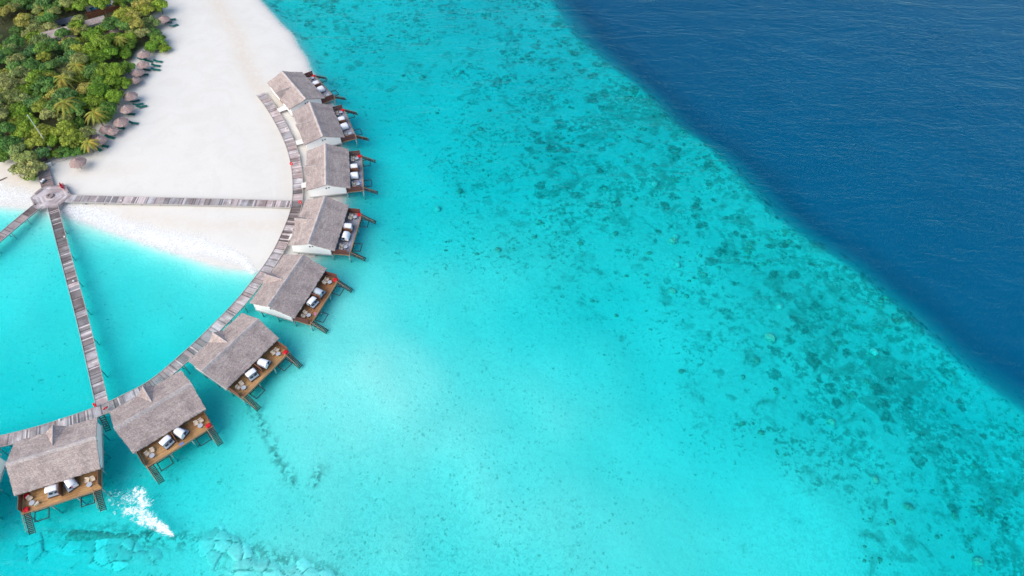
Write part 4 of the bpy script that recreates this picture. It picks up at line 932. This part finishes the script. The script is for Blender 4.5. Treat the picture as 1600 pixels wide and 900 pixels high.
# ------------------------------------------------------------------ trees
def leafmat(name, cols):
    m, t, b = newmat(name); oi = N(t, 'ShaderNodeObjectInfo'); c = ramp(t, oi.outputs['Random'], [(i/(len(cols)-1), k) for i, k in enumerate(cols)])
    c = mixc(t, 1.0, c, attr(t, 'Col', 'Color'), 'MULTIPLY'); t.links.new(c, b.inputs['Base Color']); b.inputs['Roughness'].default_value = .6; b.inputs['Specular IOR Level'].default_value = .25
    tr = N(t, 'ShaderNodeBsdfTranslucent'); t.links.new(c, tr.inputs[0]); mx = N(t, 'ShaderNodeMixShader'); mx.inputs[0].default_value = .25
    t.links.new(b.outputs[0], mx.inputs[1]); t.links.new(tr.outputs[0], mx.inputs[2]); t.links.new(mx.outputs[0], t.nodes['Material Output'].inputs['Surface']); return m
LM = {'bright': leafmat('bright_leaves', [(0.154, 0.333, 0.035), (0.262, 0.407, 0.044), (0.108, 0.271, 0.053)]), 'yellow': leafmat('yellow_green_leaves', [(.38, .42, .07), (.28, .38, .05), (.43, .42, .11)]),
      'dark': leafmat('dark_leaves', [(0.102, 0.258, 0.06), (0.156, 0.312, 0.072), (0.096, 0.24, 0.084)]), 'olive': leafmat('olive_leaves', [(0.275, 0.359, 0.106), (0.379, 0.421, 0.157), (0.211, 0.337, 0.106)]), 'palm': leafmat('palm_leaves', [(0.329, 0.341, 0.063), (0.265, 0.316, 0.063)])}
def leaf_crown(seed, R0=3.0, H=2.2, nl=3600, nc=26):
    r = np.random.default_rng(seed); cen = []; 
    for k in range(nc):
        t = r.uniform(0, 2*math.pi); u = math.sqrt(r.uniform(0, 1))*.82; zc = math.sqrt(max(0, 1-u*u))*r.uniform(.45, 1.0); cen.append((u*R0*math.cos(t), u*R0*math.sin(t), zc*H, r.uniform(.24, .42)*R0, r.uniform(.62, 1.35)))
    cen = np.array(cen); idx = r.integers(0, nc, nl); d = r.normal(size=(nl, 3)); d[:, 2] = np.abs(d[:, 2])*.8-.15; d /= np.linalg.norm(d, axis=1)[:, None]
    rad = cen[idx, 3]*r.uniform(.72, 1.12, nl); c = cen[idx, :3]+d*rad[:, None]*np.array([1, 1, .75]); nrm = d+r.normal(size=(nl, 3))*.45; nrm[:, 2] += .4; nrm /= np.linalg.norm(nrm, axis=1)[:, None]
    a = np.cross(nrm, r.normal(size=(nl, 3))); a /= np.linalg.norm(a, axis=1)[:, None]; b = np.cross(nrm, a); s = r.uniform(.13, .30, nl)[:, None]; e = r.uniform(.55, .9, nl)[:, None]
    V = np.stack([c-a*s, c-b*s*e, c+a*s, c+b*s*e], 1).reshape(-1, 3); F = np.arange(nl*4).reshape(-1, 4); me = bpy.data.meshes.new('crown'); me.from_pydata(V.tolist(), [], F.tolist())
    at_ = me.color_attributes.new('Col', 'FLOAT_COLOR', 'CORNER'); k = cen[idx, 4]*r.uniform(.75, 1.25, nl)
    col = np.stack([k*r.uniform(.9, 1.25, nl), k, k*r.uniform(.8, 1.1, nl), np.ones(nl)], 1); at_.data.foreach_set('color', np.repeat(col, 4, 0).ravel().astype(np.float32)); me.materials.append(LM['bright']); return me
CR = [leaf_crown(s) for s in range(6)]+[leaf_crown(20+s, 3.0, 1.5, 3000, 16) for s in range(2)]
def trunk_mesh(seed):
    r = random.Random(seed); m = MB().tube([(0, 0, -.4), (.08, .05, 1.2), (.15, -.1, 2.6), (.1, 0, 3.9)], .22, 8, r2=.10)
    for k in range(5): t = k*1.3+r.uniform(0, .5); m.tube([(.1, 0, 2.2+.2*k), (.9*math.cos(t), .9*math.sin(t), 3.2), (1.9*math.cos(t), 1.9*math.sin(t), 4.0+r.uniform(0, .5))], .09, 5, r2=.03)
    o = m.build('trunk', M['trunk']); me = o.data; bpy.data.objects.remove(o); return me
TR = [trunk_mesh(s) for s in range(3)]
def tree(px, py, rad, zc, mat, seed, label, cat='tree', name='broadleaf_tree', group='trees of the island thicket'):
    q = at(px, py, zc); g = max(terr(q.x, q.y), .3); s = rad/3.0; o = empty(name, label, cat, (q.x, q.y, g), seed*1.7, group)
    cr_ = bpy.data.objects.new('crown', CR[seed % len(CR)]); C.objects.link(cr_); cr_.parent = o; cr_.scale = (s, s, s*1.05); cr_.location = (0, 0, max(.1, zc-g-1.5*s)); setmat(cr_, LM[mat])
    tk = bpy.data.objects.new('trunk', TR[seed % 3]); C.objects.link(tk); tk.parent = o; h = max(.3, zc-g-.5*s)/4.0; tk.scale = (s*.85, s*.85, h); return o
HAND = [(247, 62, 2.7, 3.2, 'bright', 'rounded green bush standing out onto the beach'), (236, 72, 2.3, 2.9, 'bright', 'low green bush just left below the rounded beach bush'), (256, 75, 1.9, 2.4, 'bright', 'small bush at the right tip of the thicket'), (240, 50, 2.2, 3.4, 'dark', 'dark bush above the rounded beach bush'), (249, 8, 3.0, 4.2, 'bright', 'green tree at the upper right end of the thicket'),
        (225, 14, 3.0, 5.2, 'yellow', 'yellow flecked tree near the upper right end of the thicket'), (205, 22, 3.0, 6.0, 'yellow', 'yellow green tree right of the pool'), (190, 32, 2.3, 5.5, 'yellow', 'yellow green tree below the pool'), (48, 262, 3.2, 3.8, 'olive', 'large rounded bush left of the brown walkway'), (38, 246, 3.0, 4.2, 'olive', 'olive bush above the large rounded one by the walkway'),
        (48, 276, 1.6, 2.0, 'bright', 'small green bush at the water end of the walkway thicket'), (27, 262, 2.0, 2.8, 'olive', 'rounded olive bush at the lower left of the thicket'), (66, 238, 2.2, 3.6, 'dark', 'dark tree over the start of the brown walkway'), (100, 236, 2.2, 3.0, 'bright', 'bright bush above the lone parasol'), (84, 240, 1.8, 2.6, 'bright', 'small bright bush right of the flagpole foot'),
        (122, 232, 2.4, 3.2, 'bright', 'bright green bush at the lower beach edge'), (112, 214, 3.2, 4.8, 'yellow', 'dry yellowish tree below the lowest palm'), (98, 200, 3.0, 5.2, 'yellow', 'yellow brown tree right of the flagpole'), (132, 208, 2.6, 4.4, 'olive', 'olive tree beside the lowest parasols'),
        (160, 110, 3.2, 5.4, 'bright', 'vivid green tree in the middle of the thicket'), (180, 108, 3.2, 5.0, 'bright', 'vivid green tree left of the parasol row'), (196, 104, 2.6, 3.8, 'bright', 'vivid green bush touching the second parasol'), (172, 128, 3.2, 5.0, 'bright', 'vivid green tree left of the faded parasol'), (190, 128, 2.8, 3.9, 'bright', 'vivid green bush behind the faded parasol'),
        (150, 140, 3.0, 5.4, 'bright', 'vivid green tree right of the middle palm'), (178, 150, 3.0, 4.4, 'bright', 'vivid green tree above the three slanted loungers'), (168, 168, 2.8, 4.2, 'bright', 'vivid green bush left of the slanted loungers'), (160, 183, 2.4, 3.4, 'bright', 'vivid green bush above the lower parasols'), (140, 75, 3.0, 5.6, 'bright', 'bright tree below the pool roof'), (148, 90, 2.8, 5.4, 'bright', 'bright tree above the middle of the thicket'),
        (30, 232, 3.2, 4.8, 'olive', 'olive tree at the lower left thicket edge'), (6, 240, 2.4, 3.0, 'bright', 'small bright bush at the left edge of the photo'), (12, 225, 3.2, 4.6, 'dark', 'dark tree at the left edge of the photo'), (54, 222, 2.6, 4.4, 'yellow', 'yellow green tree beside the flagpole base'), (66, 205, 2.8, 5.2, 'yellow', 'yellow green tree the flagpole crosses')]
placed = []; seed = 0
for (px, py, rad, zc, mt, lab) in HAND:
    tree(px, py, rad, zc, mt, seed, lab); placed.append((at(px, py, zc), rad)); seed += 1
CLEAR = [np.array(p_, float) for p_ in ([(68, 46), (108, 37), (112, 46), (74, 58)], [(124, 31), (156, 22), (158, 29), (128, 38)], [(126, 20), (180, -6), (192, 12), (130, 33)], [(4, 14), (24, 18), (20, 62), (6, 60)], [(168, 36), (190, 36), (190, 54), (160, 56)], [(70, 34), (110, 26), (112, 32), (72, 40)])]
PALMS = [(97, 122, 7.5), (101, 160, 8), (147, 176, 7), (138, 222, 5), (118, 102, 7.5), (186, 60, 6)]
tr_ = random.Random(31); tries = 0; cnt = 0
TONE = {'bright': 'bright green', 'yellow': 'yellow flecked', 'dark': 'dark green', 'olive': 'olive green'}
while tries < 9000 and cnt < 250:
    tries += 1; px = tr_.uniform(-45, 255); py = tr_.uniform(-60, 245); rad = tr_.uniform(2.0, 3.4)
    zc = tr_.uniform(4.0, 7.2); q = at(px, py, zc); P1_ = np.array([[q.x, q.y]])
    if not inside(P1_, vegW)[0]: continue
    ed_ = segdist(P1_, vegW, True)[0][0]
    if ed_ < rad*.75: continue
    if ed_ < 6: zc = min(zc, 2.6+ed_*.4); q = at(px, py, zc); P1_ = np.array([[q.x, q.y]])
    if not inside(P1_, vegW)[0]: continue
    if any(inside(np.array([[px, py]]), c_)[0] for c_ in CLEAR): continue
    if any(math.hypot(px-a, py-b) < 7 for a, b, _ in PALMS): continue
    if any((q.xy-o_.xy).length < (rad+ra)*.46 for o_, ra in placed): continue
    w = [1, 1, 1, 1]
    if px < 110 and py < 110: w = [.5, .9, 2.2, 1.4]
    elif px > 190 and py < 50: w = [1.6, 1.8, .4, .6]
    elif px < 90: w = [.9, 1.3, .9, 1.8]
    else: w = [2, .9, .7, 1]
    mt = tr_.choices(['bright', 'yellow', 'dark', 'olive'], w)[0]
    row = 'near the top edge' if py < 30 else 'around the hidden roofs' if py < 70 else 'above the palms' if py < 115 else 'around the palms' if py < 180 else 'near the flagpole'
    col_ = 'at the far left' if px < 40 else 'left of centre' if px < 100 else 'in the middle' if px < 165 else 'towards the beach'
    tree(px, py, rad, zc, mt, seed, f'{TONE[mt]} broadleaf tree {row} {col_} of the thicket'); placed.append((q, rad)); seed += 1; cnt += 1
def palm(px, py, zc, seed, label, L_=3.9):
    r = random.Random(seed); q = at(px, py, zc); g = terr(q.x, q.y); o = empty('palm_tree', label, 'palm', (q.x, q.y, g), seed, 'palms in the thicket'); h = zc-g
    tk = MB().tube([(-.7, .2, -.3), (-.5, .15, h*.3), (-.15, .05, h*.7), (0, 0, h)], .20, 8, r2=.13).build('trunk', M['trunk'], o)
    for k in range(17):
        a = k*2.399; up = .9-.95*(k/17); ln = L_*r.uniform(.85, 1.1); m = MB(); pr = []
        for i in range(9):
            t = i/8; pr.append(Vector((ln*t*math.cos(a), ln*t*math.sin(a), h+ln*(up*t-(.95+.25*up)*t*t)*.8)))
        tone = r.uniform(.8, 1.3); yel = r.choice([1, 1, 1.15, 1.5])
        m.tube(pr, .035, 4, (1.6*tone, 1.4*tone, .9), .01)
        side = Vector((-math.sin(a), math.cos(a), 0))
        for i in range(26):
            t = .1+.9*i/26; j = min(7, int(t*8)); f = t*8-j; c = pr[j].lerp(pr[j+1], f); dr = (pr[j+1]-pr[j]).normalized(); w = .62*math.sin(math.pi*min(1, t*.85+.12))+.12
            for s in (-1, 1):
                tip = c+side*s*w*.85+dr*w*.5+Vector((0, 0, -.28*w)); k2 = tone*r.uniform(.8, 1.2); m.add([c-dr*.05, c+dr*.07, tip], [(0, 1, 2)], (k2*yel, k2, k2*.9))
        m.build('frond', LM['palm'], o)
for i, (a, b, zc) in enumerate(PALMS):
    palm(a, b, zc, i+3, ['coconut palm left of centre in the thicket', 'large yellow fronded palm in the middle of the thicket', 'palm beside the vivid green trees', 'small palm at the lower beach edge of the thicket', 'palm just above the left of centre one', 'drooping palm below the clearing parasol'][i], [3.8, 4.4, 3.6, 2.8, 3.6, 2.6][i])
# what differs from deck to deck
for b in [o for o in C.objects if o.name.startswith('daybed')]:
    if b['label'] == 'white hooded daybed upper of the divider on the fourth lowest villa deck':
        b['label'] = 'blue grey daybed upper of the divider on the fourth lowest villa deck'
        for ch in b.children:
            if ch.name.startswith('canopy') or ch.name.startswith('side_curtain'):
                if not ch.name.startswith('canopy_arm'): setmat(ch, M['pale_mattress'])
M['pink_towel'] = simple('pink_towel', (.62, .22, .34), .9, .1); M['blue_towel'] = simple('blue_towel', (.16, .24, .50), .9, .1)
for (i, x, y, z, rz, mt, lab) in [(0, 2.35, -6.95, ZD+.57, 20, 'pink_towel', 'pink towel crumpled on the right daybed of the lowest left villa'), (0, 2.6, -6.5, ZD+.57, 60, 'blue_towel', 'blue towel on the right daybed of the lowest left villa'), (1, .4, -8.75, ZD+.0, 5, 'blue_towel', 'blue towel dropped on the deck edge of the second lowest villa'),
                                  (3, -4.0, -8.7, ZD+.0, 15, 'pink_towel', 'pink towel on the deck edge of the fourth lowest villa'), (5, -3.9, -8.3, ZD+.0, 80, 'blue_towel', 'blue towel on the deck of the third topmost villa')]:
    r = random.Random(int(x*10)); n = 8; vs = [(-.45+.9*a/(n-1), -.25+.5*b/(n-1), .03+.05*r.random()) for a in range(n) for b in range(n)]; k = len(vs); vs += [(a, b, .012) for a, b, c in vs]
    fs = [(a*n+b, (a+1)*n+b, (a+1)*n+b+1, a*n+b+1) for a in range(n-1) for b in range(n-1)]; fs += [tuple(k+q for q in f[::-1]) for f in fs]
    t_ = MB().add(vs, fs).build('towel', M[mt]); tag(t_, lab, 'towel'); place(i, t_, x, y, z, R(rz))
